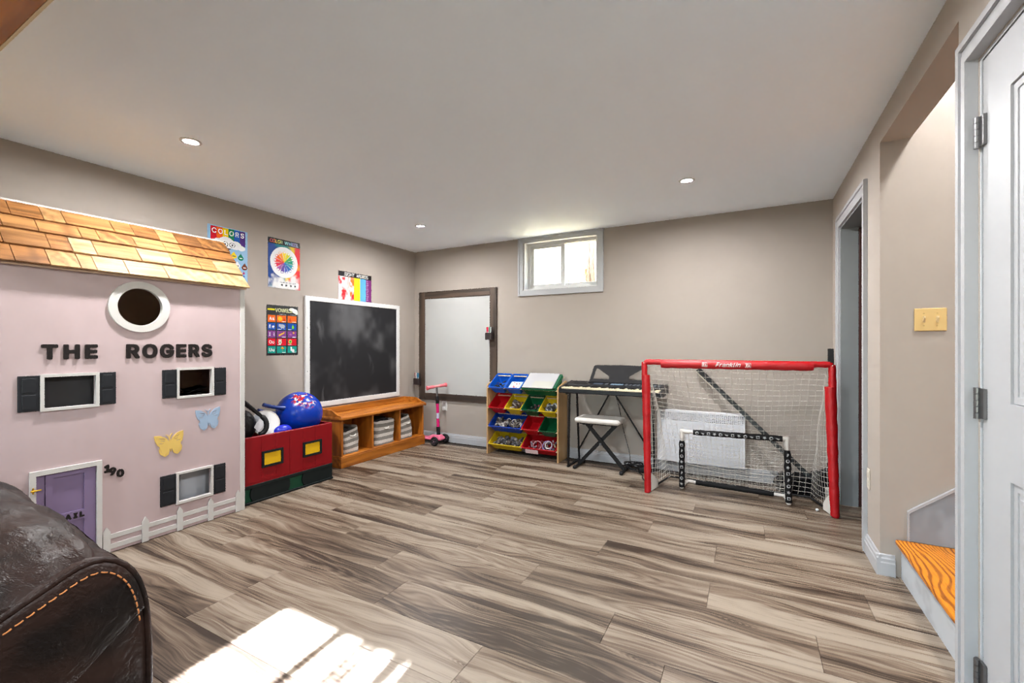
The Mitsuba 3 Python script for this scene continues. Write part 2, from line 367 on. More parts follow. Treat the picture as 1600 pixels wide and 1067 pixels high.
# ------------------------------------------------------------------ stairs
s = thing('staircase', 'oak stair treads with white risers behind the opening in the right wall', 'staircase')
RZ, RG = 0.1905, 0.232
for i in range(6):
    xr, z1 = 0.660 + RG * i, RZ * (i + 1)
    part(s, 'riser', bx(xr, xr + 0.018, SY0 + 0.001, SY1 - 0.012, RZ * i + (0.0 if i == 0 else 0.0), z1 - 0.026), pmat('mat_riser', lambda p, n, uv: mix(lin(172, 175, 179), lin(190, 194, 198), smoothstep(0.25, 0.5, fbm(p.y * 9, p.z * 14, p.x * 5))), 0.5) if i == 0 else 'mat_riser')
    part(s, 'tread', rbx(xr - 0.024, xr + RG + 0.018, SY0 + 0.001, SY1 - 0.012, z1 - 0.026, z1, 0.008, 1), OAK_Y)
sk = Polygon([(0.690, RZ), (0.690, 0.325), (0.704, 0.338), (2.3, 0.338 + (2.3 - 0.704) * 0.80), (2.3, RZ + 1.0), (1.4, RZ)])
t1 = struct('trim_1')
add(t1, ext_y(sk, SY1 - 0.012, SY1 - 0.0003), pmat('mat_skirt', lambda p, n, uv: mix(lin(140, 144, 150), lin(156, 160, 166), smoothstep(0.35, 0.6, fbm(p.x * 9, p.z * 7))), 0.5))
part(t1, 'cap', ext_y(Polygon([(0.690, 0.325), (0.704, 0.338), (2.3, 0.338 + 1.596 * 0.80), (2.3, 0.350 + 1.596 * 0.80), (0.700, 0.348), (0.684, 0.333), (0.684, RZ), (0.690, RZ)]), SY1 - 0.016, SY1 - 0.0002), TRIM)

# ------------------------------------------------------------------ wood-clad beam under the ceiling, upper left of the picture
b = thing('ceiling_beam', 'orange oak clad beam under the ceiling in the top left corner', 'beam')
add(b, bx(XL, -1.25, -0.12, 0.462, 2.10, ZC - 0.001, 0.002), OAK_X)
part(b, 'edge_strip', bx(XL, -1.245, 0.462, 0.469, 2.098, ZC - 0.001), mat((222, 200, 160), 0.5))

# ------------------------------------------------------------------ ceiling spots
for (x, y), lab in zip(((-2.778, 1.33), (-2.795, 3.326), (-0.384, 3.29), (-0.384, 1.33), (-2.778, -0.9), (-0.384, -0.9)),
                       ('recessed ceiling spotlight nearest the playhouse roof', 'recessed ceiling spotlight near the far left corner, above the chalkboard', 'recessed ceiling spotlight on the right, in front of the goal',
                        'recessed ceiling spotlight nearest the stair opening', 'recessed ceiling spotlight behind the oak beam', 'recessed ceiling spotlight behind the closed white door')):
    k = thing('ceiling_spotlight', lab, 'ceiling light')
    ring = lathe([(0.036, 0), (0.036, -0.002), (0.042, -0.005), (0.052, -0.003), (0.054, 0), (0.036, 0)], 32)
    part(k, 'trim_ring', moved(ring, x, y, ZC), WHITE, 40)
    a = np.arange(24) * 2 * np.pi / 24
    V = np.vstack([np.stack([x + 0.036 * np.cos(a), y + 0.036 * np.sin(a), 0 * a + ZC - 0.0012], 1), [[x, y, ZC - 0.0012]]])
    part(k, 'lens', trimesh.Trimesh(V, [(24, (i + 1) % 24, i) for i in range(24)], process=False), mat((240, 240, 240), 0.5), emitter={'type': 'area', 'radiance': {'type': 'rgb', 'value': [POT, POT * 0.995, POT * 1.0]}})
k = thing('stair_lamp', 'round white lamp above the stairs', 'ceiling light')
V = np.vstack([np.stack([1.15 + 0.12 * np.cos(a), 2.36 + 0.12 * np.sin(a), 0 * a + 3.1], 1), [[1.15, 2.36, 3.1]]])
part(k, 'diffuser', trimesh.Trimesh(V, [(24, (i + 1) % 24, i) for i in range(24)], process=False), mat((240, 240, 240), 0.5), emitter={'type': 'area', 'radiance': {'type': 'rgb', 'value': [240, 240, 238]}})
part(k, 'shade', moved(lathe([(0.0, 0.06), (0.125, 0.06), (0.13, 0.0), (0.122, -0.004), (0.122, 0.01), (0, 0.012)], 24), 1.15, 2.36, 3.1), WHITE, 40)
part(k, 'stem', cyl((1.15, 2.36, 3.15), (1.15, 2.36, 4.2), 0.012), WHITE)

# ================================================================== playhouse
PINK = pmat('mat_pink_paint', lambda p, n, uv: mix(lin(192, 171, 171), lin(201, 180, 180), fbm(p.y * 9, p.z * 2, 1)), 0.55, 0.3)
HWHITE = mat((210, 207, 202), 0.5, 0.3)
SHUT = mat((36, 38, 42), 0.5, 0.2)
ph = thing('playhouse', 'pink wooden playhouse with shingle roof, dark shutters and a purple door', 'playhouse')
FX, HY0, HY1, HZ = -3.11, 0.622, 1.828, 1.555
WIN = {'a': (0.829, 1.026, 0.832, 0.988), 'b': (1.421, 1.607, 0.832, 0.994), 'c': (1.418, 1.604, 0.181, 0.350), 'd': (0.835, 1.028, 0.60, 0.75)}
holes = [Point(1.2245, 1.370).buffer(0.108, quad_segs=12)] + [rect(WIN[k][0], WIN[k][2], WIN[k][1], WIN[k][3]) for k in 'abc'] + [rect(0.800, -1, 1.030, 0.500)]
part(ph, 'front_panel', ext_x(rect(HY0 + 0.012, 0.004, HY1 - 0.030, HZ).difference(unary_union(holes)), FX - 0.016, FX), PINK)
part(ph, 'corner_trim', bx(FX - 0.03, FX + 0.003, HY1 - 0.032, HY1, 0.0, HZ - 0.02, 0.002), HWHITE)
part(ph, 'corner_trim', bx(FX - 0.03, FX + 0.003, HY0, HY0 + 0.012, 0.0, HZ - 0.02, 0.002), HWHITE)
gable = Polygon([(-3.625, 0), (FX - 0.03, 0), (FX - 0.03, HZ - 0.02), (-3.375, 1.865), (-3.625, HZ - 0.02)])
for y in (HY0 + 0.001, HY1 - 0.015):
    m = ext(gable, 0.012); v = m.vertices; m.vertices = np.stack([v[:, 0], y + v[:, 2], v[:, 1]], 1); m.invert()
    part(ph, 'side_panel', m, PINK)
INS = mat((206, 178, 152), 0.8)
part(ph, 'back_panel', bx(-3.64, -3.626, HY0, HY1, 0, HZ), INS)
for z in (0.02, 0.775, 1.10):
    part(ph, 'inner_floor', bx(-3.625, FX - 0.017, HY0 + 0.014, HY1 - 0.032, z - 0.012, z), INS)
for z0, z1 in ((0.02, 0.763), (0.775, 1.088)):
    part(ph, 'partition', bx(-3.625, FX - 0.017, 1.200, 1.212, z0, z1), INS)
part(ph, 'round_window_ring', ext_x(Point(1.2245, 1.370).buffer(0.146, quad_segs=16).difference(Point(1.2245, 1.370).buffer(0.1065, quad_segs=16)), FX - 0.010, FX + 0.014), HWHITE)
part(ph, 'peg', rbx(FX, FX + 0.008, 1.353, 1.362, 1.368, 1.415, 0.003, 1), HWHITE)
# windows with shutters
for k, (o0, o1, z0, z1), sh in (('a', (0.814, 1.041, 0.818, 1.003), ((0.739, 0.814, 0.823, 0.998), (1.041, 1.112, 0.825, 1.000))),
                                ('b', (1.408, 1.621, 0.818, 1.008), ((1.334, 1.408, 0.828, 0.999), (1.621, 1.697, 0.818, 0.999))),
                                ('c', (1.404, 1.617, 0.167, 0.363), ((1.324, 1.404, 0.177, 0.359), (1.617, 1.694, 0.167, 0.358)))):
    part(ph, 'window_frame', ext_x(frame_poly(o0, z0, o1, z1, 0.0).union(rect(o0, z0, o1, z1)).difference(rect(*[WIN[k][i] for i in (0, 2, 1, 3)])), FX - 0.014, FX + 0.014), HWHITE)
    for (a, b, c, d_) in sh:
        sp = part(ph, 'shutter', bx(FX, FX + 0.010, a, b, c, d_, 0.001), SHUT)
        mz = (c + d_) / 2
        part(sp, 'panel', cat_([bx(FX + 0.0095, FX + 0.0125, a + 0.012, b - 0.012, mz + 0.006, d_ - 0.012, 0.0012), bx(FX + 0.0095, FX + 0.0125, a + 0.012, b - 0.012, c + 0.012, mz - 0.006, 0.0012)]), SHUT)
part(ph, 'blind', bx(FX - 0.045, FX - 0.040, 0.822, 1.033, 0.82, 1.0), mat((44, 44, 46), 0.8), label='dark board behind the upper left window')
# door
part(ph, 'door_frame', ext_x(rect(0.778, 0.004, 1.052, 0.524).difference(rect(0.800, -1, 1.030, 0.500)), FX - 0.012, FX + 0.014), HWHITE)
PURP = mat((132, 114, 148), 0.55, 0.3)
dr_ = part(ph, 'door', bx(FX - 0.014, FX - 0.006, 0.802, 1.028, 0.006, 0.498), PURP, label='purple panelled door')
part(dr_, 'plank', bx(FX - 0.0065, FX - 0.002, 0.802, 0.833, 0.006, 0.498, 0.001), PURP)
part(dr_, 'border', ext_x(rect(0.836, 0.006, 1.028, 0.498).difference(unary_union([rect(0.862, 0.281, 0.982, 0.474), rect(0.862, 0.03, 0.982, 0.232)])), FX - 0.0065, FX + 0.002), PURP)
part(dr_, 'latch', cat_([rbx(FX + 0.012, FX + 0.018, 0.782, 0.797, 0.425, 0.437, 0.003, 1), cyl((FX + 0.017, 0.780, 0.431), (FX + 0.017, 0.817, 0.431), 0.0035, 8), rbx(FX + 0.012, FX + 0.018, 0.786, 0.792, 0.416, 0.447, 0.002, 1)]), mat((206, 160, 40), 0.3, 0.5, 0.7), label='brass latch')
LET = mat((30, 25, 24), 0.5, 0.2)
def put_letters(parent, text, y0, y1, z0, h, m, x=FX, depth=0.009, fat=0.0, bold=True, dz=0.0):
    for i, (c, g) in enumerate(letters(text, y1 - y0, h, depth, bold)):
        part(parent, 'letter', to_x(moved(fatten(g, fat, depth) if fat else g, y0, z0 + dz * i), x), m)
put_letters(ph, 'THE', 0.823, 1.032, 1.082, 0.066, LET, fat=0.0032)
put_letters(ph, 'ROGERS', 1.164, 1.609, 1.079, 0.071, LET, fat=0.0032)
for c, y, z in (('1', 1.066, 0.452), ('9', 1.088, 0.432), ('0', 1.120, 0.414)):
    g = fatten(letters(c, 0.028, 0.036, 0.006)[0][1], 0.0022, 0.006)
    part(ph, 'digit', to_x(moved(g, y, z), FX), LET)
put_letters(dr_, 'MAIL', 0.872, 0.980, 0.246, 0.023, LET, x=FX + 0.002, depth=0.004, fat=0.0018)
# butterflies cut from thin board
def butterfly(cy, cz, wdt, hgt, tilt):
    half = Polygon([(0.02, 0.10), (0.12, 0.30), (0.30, 0.46), (0.50, 0.50), (0.49, 0.30), (0.43, 0.08), (0.34, -0.04), (0.40, -0.18), (0.36, -0.36), (0.22, -0.50), (0.10, -0.42), (0.05, -0.20), (0.02, -0.10)]).buffer(0.02).buffer(-0.01)
    cuts = [affinity.rotate(affinity.scale(Point(0, 0).buffer(1, quad_segs=3), 0.085, 0.016), an, origin=(0, 0)) for an in (25, 35, 48, 10)]
    cuts = [affinity.translate(c, *o) for c, o in zip(cuts, ((0.24, 0.22), (0.30, 0.33), (0.20, 0.30), (0.30, 0.12)))]
    cuts += [Point(x, y).buffer(0.013, quad_segs=2) for x, y in ((0.45, 0.42), (0.455, 0.30), (0.42, 0.18), (0.385, 0.06), (0.34, -0.16), (0.34, -0.26), (0.29, -0.36), (0.21, -0.41), (0.14, -0.36))]
    half = half.difference(unary_union(cuts))
    body = affinity.scale(Point(0, 0).buffer(1), 0.03, 0.33)
    ant = unary_union([LineString([(0, 0.3), (0.05, 0.42), (0.11, 0.47)]).buffer(0.012), LineString([(0, 0.3), (-0.05, 0.42), (-0.11, 0.47)]).buffer(0.012)])
    p = unary_union([half, affinity.scale(half, -1, 1, origin=(0, 0)), body, ant, rect(-0.05, -0.08, 0.05, 0.08)])
    return affinity.translate(affinity.scale(affinity.rotate(p, tilt, origin=(0, 0)), wdt, hgt, origin=(0, 0)), cy, cz)
part(ph, 'butterfly', ext_x(butterfly(1.3755, 0.545, 0.150, 0.135, 5), FX, FX + 0.005), mat((232, 196, 104), 0.5), label='yellow butterfly cutout')
part(ph, 'butterfly', ext_x(butterfly(1.592, 0.667, 0.145, 0.135, 3), FX, FX + 0.005), mat((158, 180, 204), 0.5), label='pale blue butterfly cutout')
# fence
for i, y in enumerate((1.072, 1.248, 1.425, 1.602, 1.778)):
    part(ph, 'fence_picket', ext_x(Polygon([(y - 0.016, 0.004), (y + 0.016, 0.004), (y + 0.016, 0.122), (y, 0.150), (y - 0.016, 0.122)]), FX + 0.005, FX + 0.012), HWHITE)
for z0, z1 in ((0.022, 0.050), (0.078, 0.104)):
    part(ph, 'fence_rail', bx(FX + 0.0005, FX + 0.0055, 1.06, 1.790, z0, z1, 0.0008), HWHITE)
# roof: four courses of cedar shingles on a deck
E0, E1 = np.array([-3.075, 1.540]), np.array([-3.380, 1.895])          # eave and ridge (X, z)
sl = (E1 - E0) / np.linalg.norm(E1 - E0); nn = np.array([-sl[1], sl[0]]) * -1
def slope_box(s0, s1, y0, y1, lift0, lift1, th):
    """A thin slab lying on the roof slope: s along the slope (m), lift = height of its underside above the deck at each end."""
    pts = []
    for s_, lf_ in ((s0, lift0), (s1, lift1)):
        for y in (y0, y1):
            for t in (0, th):
                q = E0 + sl * s_ + nn * (lf_ + t)
                pts.append((q[0], y, q[1]))
    return hull(pts)
deck = part(ph, 'roof', slope_box(0.004, 0.462, HY0 - 0.02, HY1 - 0.004, -0.013, -0.013, 0.012), INS)
m = slope_box(0.004, 0.462, HY0 - 0.02, HY1 - 0.004, -0.013, -0.013, 0.012); m.vertices[:, 0] = -2 * 3.380 - m.vertices[:, 0]; m.invert()
m2 = m.copy(); sel = m2.vertices[:, 0] < -3.64; m2.vertices[sel, 0] = -3.64
part(ph, 'back_roof', m2, HWHITE)
part(ph, 'ridge_board', bx(-3.395, -3.371, HY0 - 0.03, HY1 + 0.004, 1.868, 1.908, 0.003), HWHITE)
cedar = []
for i, (a_, b_) in enumerate((((122, 80, 42), (172, 124, 72)), ((138, 98, 56), (182, 140, 90)), ((158, 124, 84), (196, 164, 122)), ((104, 66, 34), (158, 106, 56)))):
    cedar.append(pmat(f'mat_cedar_{i}', wood_fn(a_, b_, 0, 1.0 + 0.13 * i, knots=0.75, contrast=1.1), 0.5))
    # grain runs across the course on some, along the slope on others
    cedar.append(pmat(f'mat_cedar_long_{i}', wood_fn(a_, b_, 1, 1.1 + 0.17 * i, knots=0.75, contrast=1.1), 0.5))
L = np.linalg.norm(E1 - E0)
courses = [(0.0, [0.72, 0.840, 0.955, 1.019, 1.157, 1.349]), (0.265, [0.70, 0.863, 0.947, 1.046, 1.247, 1.414, 1.569, 1.664]), (0.53, [0.715, 0.841, 1.007, 1.086, 1.253, 1.408, 1.501, 1.655]), (0.745, [0.758, 0.877, 0.963, 1.173, 1.272, 1.399, 1.500, 1.647])]
for ci, (s0, js) in enumerate(courses):
    s1 = (courses[ci + 1][0] if ci < 3 else 0.985)
    ys = [HY0 - 0.03] + js + [HY1 + 0.006 - 0.002 * ci]
    for a_, b_ in zip(ys[:-1], ys[1:]):
        pale = ci <= 1 and a_ > 0.9
        k_ = int(rng.integers(0, 4)); k_ = (2 if rng.random() < 0.6 else 1) if pale else (k_ if k_ != 2 else 0)
        part(deck, 'shingle', slope_box(s0 * L - 0.004 - 0.004 * rng.random(), min(s1 + 0.05, 0.99) * L, a_ + 0.0016, b_ - 0.0016, 0.0125 + 0.002 * rng.random(), 0.0, 0.009), cedar[2 * k_ + (1 if rng.random() < 0.7 else 0)])
# what the windows show inside
k = thing('purple_cushion', 'purple cushion behind the upper right playhouse window', 'cushion')
add(k, rbx(FX - 0.20, FX - 0.055, 1.40, 1.465, 0.776, 0.895, 0.03), mat((96, 80, 128), 0.8), True)
k = thing('paper_heap', 'crumpled pale papers behind the upper right playhouse window', 'papers')
for i in range(6):
    p0 = np.array([FX - 0.05 - 0.02 * i, 1.475 + 0.012 * i, 0.777 + 0.012 * i])
    g = np.stack(np.meshgrid(np.linspace(0, 0.11, 8), np.linspace(0, 0.13, 8), indexing='ij'), -1)
    z = 0.05 * meshkit.fbm(np.concatenate([g * 22, np.full(g.shape[:2] + (1,), i * 3.0)], -1)) * (0.5 + g[..., 1:2].squeeze() * 5)
    P = np.stack([p0[0] - g[..., 0], p0[1] + g[..., 1], p0[2] + z], -1)
    top = grid_mesh(P); bot = grid_mesh(P - [0, 0, 0.002]); bot.invert()
    part(k, 'sheet', cat_([top, bot]), mat((190, 186, 180), 0.7))
k = thing('white_storage_tub', 'pale grey tub behind the lower right playhouse window', 'tub')
add(k, rbx(FX - 0.34, FX - 0.07, 1.455, 1.66, 0.021, 0.34, 0.02), mat((186, 192, 200), 0.5), 40)

# ================================================================== posters on the left wall
PX = XL + 0.0003
class Print:
    """A thin sheet on the left wall; its print is built of flat pieces laid on it."""
    def __init__(s, name, label, y0, z0, y1, z1, m, th=0.0025):
        s.k = thing(name, label, 'poster'); s.y0, s.z0, s.w, s.h, s.x = y0, z0, y1 - y0, z1 - z0, PX + th
        W = [(i / 12) for i in range(13)]
        # the sheet, its uv running from 0 to 1
        V = np.array([(PX, y0, z0), (PX, y1, z0), (PX, y1, z1), (PX, y0, z1), (s.x, y0, z0), (s.x, y1, z0), (s.x, y1, z1), (s.x, y0, z1)])
        F = [(4, 5, 6), (4, 6, 7), (0, 2, 1), (0, 3, 2)] + [t for q in range(4) for t in ((q, (q + 1) % 4, (q + 1) % 4 + 4), (q, (q + 1) % 4 + 4, q + 4))]
        uv = np.array([(0, 0), (1, 0), (1, 1), (0, 1)] * 2, float)
        part(s.k, 'sheet', trimesh.Trimesh(V, F, process=False), m, uv=uv)
    def put(s, name, poly, rgb, layer=1, label=None):
        """poly in units of the sheet's width and height, from its lower left corner."""
        p = affinity.scale(poly, s.w, s.h, origin=(0, 0)); p = affinity.translate(p, s.y0, s.z0)
        return part(s.k, name, ext_x(p, s.x + 0.0003 * (layer - 1), s.x + 0.0003 * layer), mat(rgb, 0.5, 0.2), label=label)
    def text(s, text, u0, u1, v0, hgt, rgbs, layer=2, word=False, bold=True):
        L_ = letters(text, (u1 - u0) * s.w, hgt * s.h, 0.0006, bold)
        if word:
            part(s.k, 'lettering', to_x(moved(cat_([g for _, g in L_]), s.y0 + u0 * s.w, s.z0 + v0 * s.h), s.x + 0.0003 * (layer - 1)), mat(rgbs[0], 0.4))
        else:
            for i, (c, g) in enumerate(L_):
                part(s.k, 'letter', to_x(moved(g, s.y0 + u0 * s.w, s.z0 + v0 * s.h), s.x + 0.0003 * (layer - 1)), mat(rgbs[i % len(rgbs)], 0.4))
ell = lambda x, y, a, b: affinity.translate(affinity.scale(Point(0, 0).buffer(1, quad_segs=8), a, b, origin=(0, 0)), x, y)
def drop(x, y, a, b):
    return unary_union([ell(x, y, a, b), Polygon([(x - a * 0.9, y + b * 0.35), (x + a * 0.9, y + b * 0.35), (x, y + b * 1.9)])])
# colours poster
p = Print('poster', 'light blue poster reading COLORS with a smiling cloud, behind the playhouse roof', 1.866, 1.650, 2.172, 2.083, mat((140, 180, 214), 0.4))
for i, c in enumerate(((186, 14, 40), (226, 92, 24), (226, 196, 20), (20, 120, 84), (24, 84, 168), (72, 40, 120))):
    p.put('stripe', rect(0.07 + 0.145 * i, 0.70, 0.07 + 0.145 * (i + 1), 0.985), c)
p.text('COLORS', 0.10, 0.91, 0.865, 0.085, [(240, 236, 236)])
p.put('cloud', unary_union([ell(0.14, 0.70, 0.09, 0.05), ell(0.25, 0.71, 0.12, 0.07), ell(0.45, 0.72, 0.20, 0.11), ell(0.68, 0.70, 0.16, 0.08), ell(0.84, 0.665, 0.10, 0.05), rect(0.08, 0.64, 0.9, 0.70)]), (232, 232, 232), 2)
for x in (0.42, 0.60):
    p.put('spectacle_rim', ell(x, 0.695, 0.075, 0.045).difference(ell(x, 0.695, 0.062, 0.036)), (40, 36, 40), 3)
    p.put('eye', ell(x, 0.693, 0.022, 0.018), (60, 50, 60), 3)
p.put('smile', ell(0.52, 0.625, 0.045, 0.022).intersection(rect(0, 0, 1, 0.628)), (70, 30, 40), 3)
for x, y, c in ((0.64, 0.50, (236, 206, 30)), (0.82, 0.48, (0, 120, 86)), (0.92, 0.31, (106, 50, 24)), (0.73, 0.33, (226, 228, 232)), (0.62, 0.20, (30, 30, 34)), (0.45, 0.5, (210, 40, 50)), (0.27, 0.5, (230, 110, 30))):
    p.put('drop', drop(x, y, 0.075, 0.045), c, 2)
    p.put('caption', rect(x - 0.04, y - 0.008, x + 0.04, y + 0.008), (240, 240, 240) if c[0] < 220 else (90, 90, 96), 3)
for y, c in ((0.20, (170, 50, 110)), (0.14, (40, 90, 160)), (0.07, (40, 40, 70))): p.put('drop', drop(0.90, y, 0.03, 0.018), c, 2)
# colour wheel poster
def wheel_bg(q, n, uv):
    a = fbm(uv.x * 3, uv.y * 4, 1.0); b = fbm(uv.x * 5 + 3, uv.y * 6, 2.0)
    x = uv.x + (a - 0.5) * 0.8; y = uv.y + (b - 0.5) * 0.6
    c = mix(lin(24, 62, 140), lin(20, 130, 130), smoothstep(0.1, 0.4, x))
    c = mix(c, lin(236, 200, 40), smoothstep(0.38, 0.55, x))
    c = mix(c, lin(222, 30, 44), smoothstep(0.68, 0.85, x))
    low = smoothstep(0.34, 0.16, y + 0.25 * (a - 0.5))
    return mix(c, lin(232, 232, 230), low * smoothstep(1.05, 0.8, uv.x))
p = Print('poster', 'tall poster with a rainbow petal wheel, reading COLOR WHEEL', 2.350, 1.653, 2.655, 2.088, pmat('mat_wheel_sheet', wheel_bg, 0.5, 0.2))
p.put('banner', rect(0, 0.885, 1, 1), (22, 20, 26))
p.text('COLOR', 0.05, 0.44, 0.907, 0.066, [(220, 50, 60), (232, 90, 40), (240, 200, 40), (236, 220, 70), (150, 170, 90)])
p.text('WHEEL', 0.50, 0.95, 0.907, 0.066, [(110, 190, 190), (90, 160, 200), (120, 110, 180), (130, 100, 170), (150, 150, 190)])
p.put('disc', ell(0.49, 0.535, 0.435, 0.315), (238, 238, 238))
pet = [(240, 206, 20), (220, 214, 20), (60, 160, 70), (0, 140, 110), (0, 140, 160), (10, 90, 170), (70, 90, 180), (90, 60, 150), (170, 80, 160), (214, 30, 70), (222, 44, 30), (232, 90, 20), (240, 150, 10)]
for i, c in enumerate(pet):
    an = math.pi / 2 - i * 2 * math.pi / len(pet)
    d1 = np.array([math.cos(an), math.sin(an)]); d2 = np.array([-d1[1], d1[0]])
    pts = [d1 * r + d2 * s_ for r, s_ in ((0.03, 0.01), (0.75, 0.165), (0.92, 0.14), (1.0, 0), (0.92, -0.14), (0.75, -0.165), (0.03, -0.01))]
    p.put('petal', Polygon([(0.49 + q[0] * 0.33, 0.535 + q[1] * 0.235) for q in pts]), c, 2)
    q = d1 * 0.88
    p.put('petal_dot', ell(0.49 + q[0] * 0.33, 0.535 + q[1] * 0.235, 0.03, 0.02), (240, 240, 240), 3)
p.put('caption_box', rrect(0.30, 0.03, 0.96, 0.15, 0.03), (236, 236, 236))
p.text('PRIMARY COLORS', 0.36, 0.86, 0.115, 0.020, [(60, 60, 64)], 3, True)
for x in (0.42, 0.55, 0.70, 0.84): p.put('swatch', ell(x, 0.07, 0.03, 0.02), (40, 40, 44), 2)
# vowels poster
p = Print('poster', 'black poster reading VOWELS with a grid of coloured picture tiles', 2.337, 1.060, 2.635, 1.500, mat((26, 26, 28), 0.35))
p.put('marker_stroke', rect(0.02, 0.895, 0.25, 0.93), (226, 210, 30))
p.text('VOWELS', 0.26, 0.80, 0.865, 0.075, [(226, 224, 168)])
p.put('cloud', unary_union([ell(0.80, 0.93, 0.10, 0.035), ell(0.90, 0.90, 0.09, 0.045), ell(0.95, 0.86, 0.05, 0.03)]), (226, 232, 226), 1)
p.text('SHORT', 0.40, 0.60, 0.812, 0.018, [(230, 230, 230)], 2, True); p.text('LONG', 0.76, 0.92, 0.812, 0.018, [(230, 230, 230)], 2, True)
pics = [('Aa', (228, 100, 24)), ('Ee', (18, 72, 158)), ('Ii', (122, 62, 132)), ('Oo', (206, 16, 40)), ('Uu', (20, 140, 128))]
for r, (tx, c) in enumerate(pics):
    v1 = 0.80 - r * 0.155; v0 = v1 - 0.138
    for q, (u0, u1) in enumerate(((0.03, 0.27), (0.31, 0.61), (0.65, 0.95))):
        p.put('tile', rect(u0, v0, u1, v1), c)
        if q: p.put('caption', rect(u0 + (0.02 if r % 2 else 0.16), v0 + 0.008, u0 + (0.13 if r % 2 else 0.28), v0 + 0.02), (235, 235, 235), 2)
    p.text(tx, 0.07, 0.23, v0 + 0.038, 0.062, [(240, 240, 240)])
P2 = lambda pts: Polygon(pts)
def tilebox(r, q): return (0.31, 0.65)[q], 0.80 - r * 0.155 - 0.138
u, v = tilebox(0, 0); p.put('picture', unary_union([ell(u + 0.10, v + 0.07, 0.07, 0.045), rect(u + 0.09, v + 0.10, u + 0.11, v + 0.13)]), (232, 180, 20), 2); p.put('picture', P2([(u + 0.19, v + 0.03), (u + 0.27, v + 0.03), (u + 0.23, v + 0.11)]), (200, 60, 20), 2)
u, v = tilebox(0, 1); p.put('picture', P2([(u + 0.04, v + 0.02), (u + 0.13, v + 0.02), (u + 0.085, v + 0.10)]), (190, 70, 20), 2)
u, v = tilebox(1, 0); p.put('picture', unary_union([ell(u + 0.18, v + 0.075, 0.08, 0.042), ell(u + 0.105, v + 0.09, 0.035, 0.03), rect(u + 0.13, v + 0.015, u + 0.155, v + 0.06), rect(u + 0.215, v + 0.015, u + 0.24, v + 0.06), LineString([(u + 0.09, v + 0.085), (u + 0.065, v + 0.07), (u + 0.07, v + 0.115)]).buffer(0.01)]), (170, 176, 190), 2)
u, v = tilebox(1, 1); p.put('picture', unary_union([ell(u + 0.18, v + 0.06, 0.04, 0.035), P2([(u + 0.155, v + 0.07), (u + 0.205, v + 0.07), (u + 0.18, v + 0.125)])]), (120, 196, 60), 2)
u, v = tilebox(2, 0); p.put('picture', affinity.rotate(rrect(u + 0.05, v + 0.055, u + 0.25, v + 0.09, 0.014), 20), (228, 176, 70), 2)
u, v = tilebox(2, 1); p.put('picture', ell(u + 0.20, v + 0.10, 0.03, 0.02), (230, 170, 60), 2); p.put('picture', ell(u + 0.10, v + 0.07, 0.04, 0.02), (170, 90, 160), 2)
u, v = tilebox(3, 0); p.put('picture', unary_union([ell(u + 0.10, v + 0.065, 0.055, 0.045), ell(u + 0.07, v + 0.11, 0.02, 0.018), ell(u + 0.13, v + 0.11, 0.02, 0.018)]), (224, 214, 190), 2); p.put('picture', ell(u + 0.10, v + 0.06, 0.02, 0.016), (90, 80, 80), 3)
u, v = tilebox(3, 1); p.put('picture', ell(u + 0.09, v + 0.075, 0.06, 0.045), (196, 190, 90), 2); p.put('picture', ell(u + 0.09, v + 0.075, 0.03, 0.022), (70, 140, 60), 3)
u, v = tilebox(4, 0); p.put('picture', unary_union([P2([(u + 0.11, v + 0.085), (u + 0.24, v + 0.085), (u + 0.175, v + 0.135)]), rect(u + 0.17, v + 0.04, u + 0.178, v + 0.09)]), (216, 150, 40), 2)
u, v = tilebox(4, 1); p.put('picture', unary_union([P2([(u + 0.10, v + 0.13), (u + 0.15, v + 0.12), (u + 0.15, v + 0.03), (u + 0.10, v + 0.05)]), ell(u + 0.18, v + 0.05, 0.05, 0.03)]), (222, 226, 226), 2)
# sight words poster
def sight_bg(q, n, uv):
    a = fbm(uv.x * 7, uv.y * 4, 5.0); b = fbm(uv.x * 14 + 3, uv.y * 5, 8.0)
    c = mix(lin(236, 214, 214), lin(208, 40, 50), smoothstep(0.5, 0.72, a))
    return mix(c, lin(226, 110, 40), smoothstep(0.45, 0.7, b) * smoothstep(0.2, 0.35, uv.x))
p = Print('poster', 'wide poster reading SIGHT WORDS above the chalkboard', 3.090, 1.617, 3.530, 1.905, pmat('mat_sight_sheet', sight_bg, 0.5, 0.2))
p.put('banner', rect(0.0, 0.83, 1, 1), (26, 22, 26))
p.text('SIGHT', 0.16, 0.46, 0.86, 0.115, [(238, 236, 234)]); p.text('WORDS', 0.52, 0.89, 0.86, 0.115, [(238, 236, 234)])
for u0, u1, c in ((0.45, 0.64, (212, 206, 36)), (0.64, 0.82, (92, 168, 222)), (0.82, 1.0, (110, 44, 104))): p.put('stripe', rect(u0, 0, u1, 0.83), c)
for i in range(11): p.put('word', rect(0.845, 0.05 + i * 0.07, 0.845 + (0.05, 0.035, 0.06)[i % 3], 0.085 + i * 0.07), (176, 130, 176), 2)

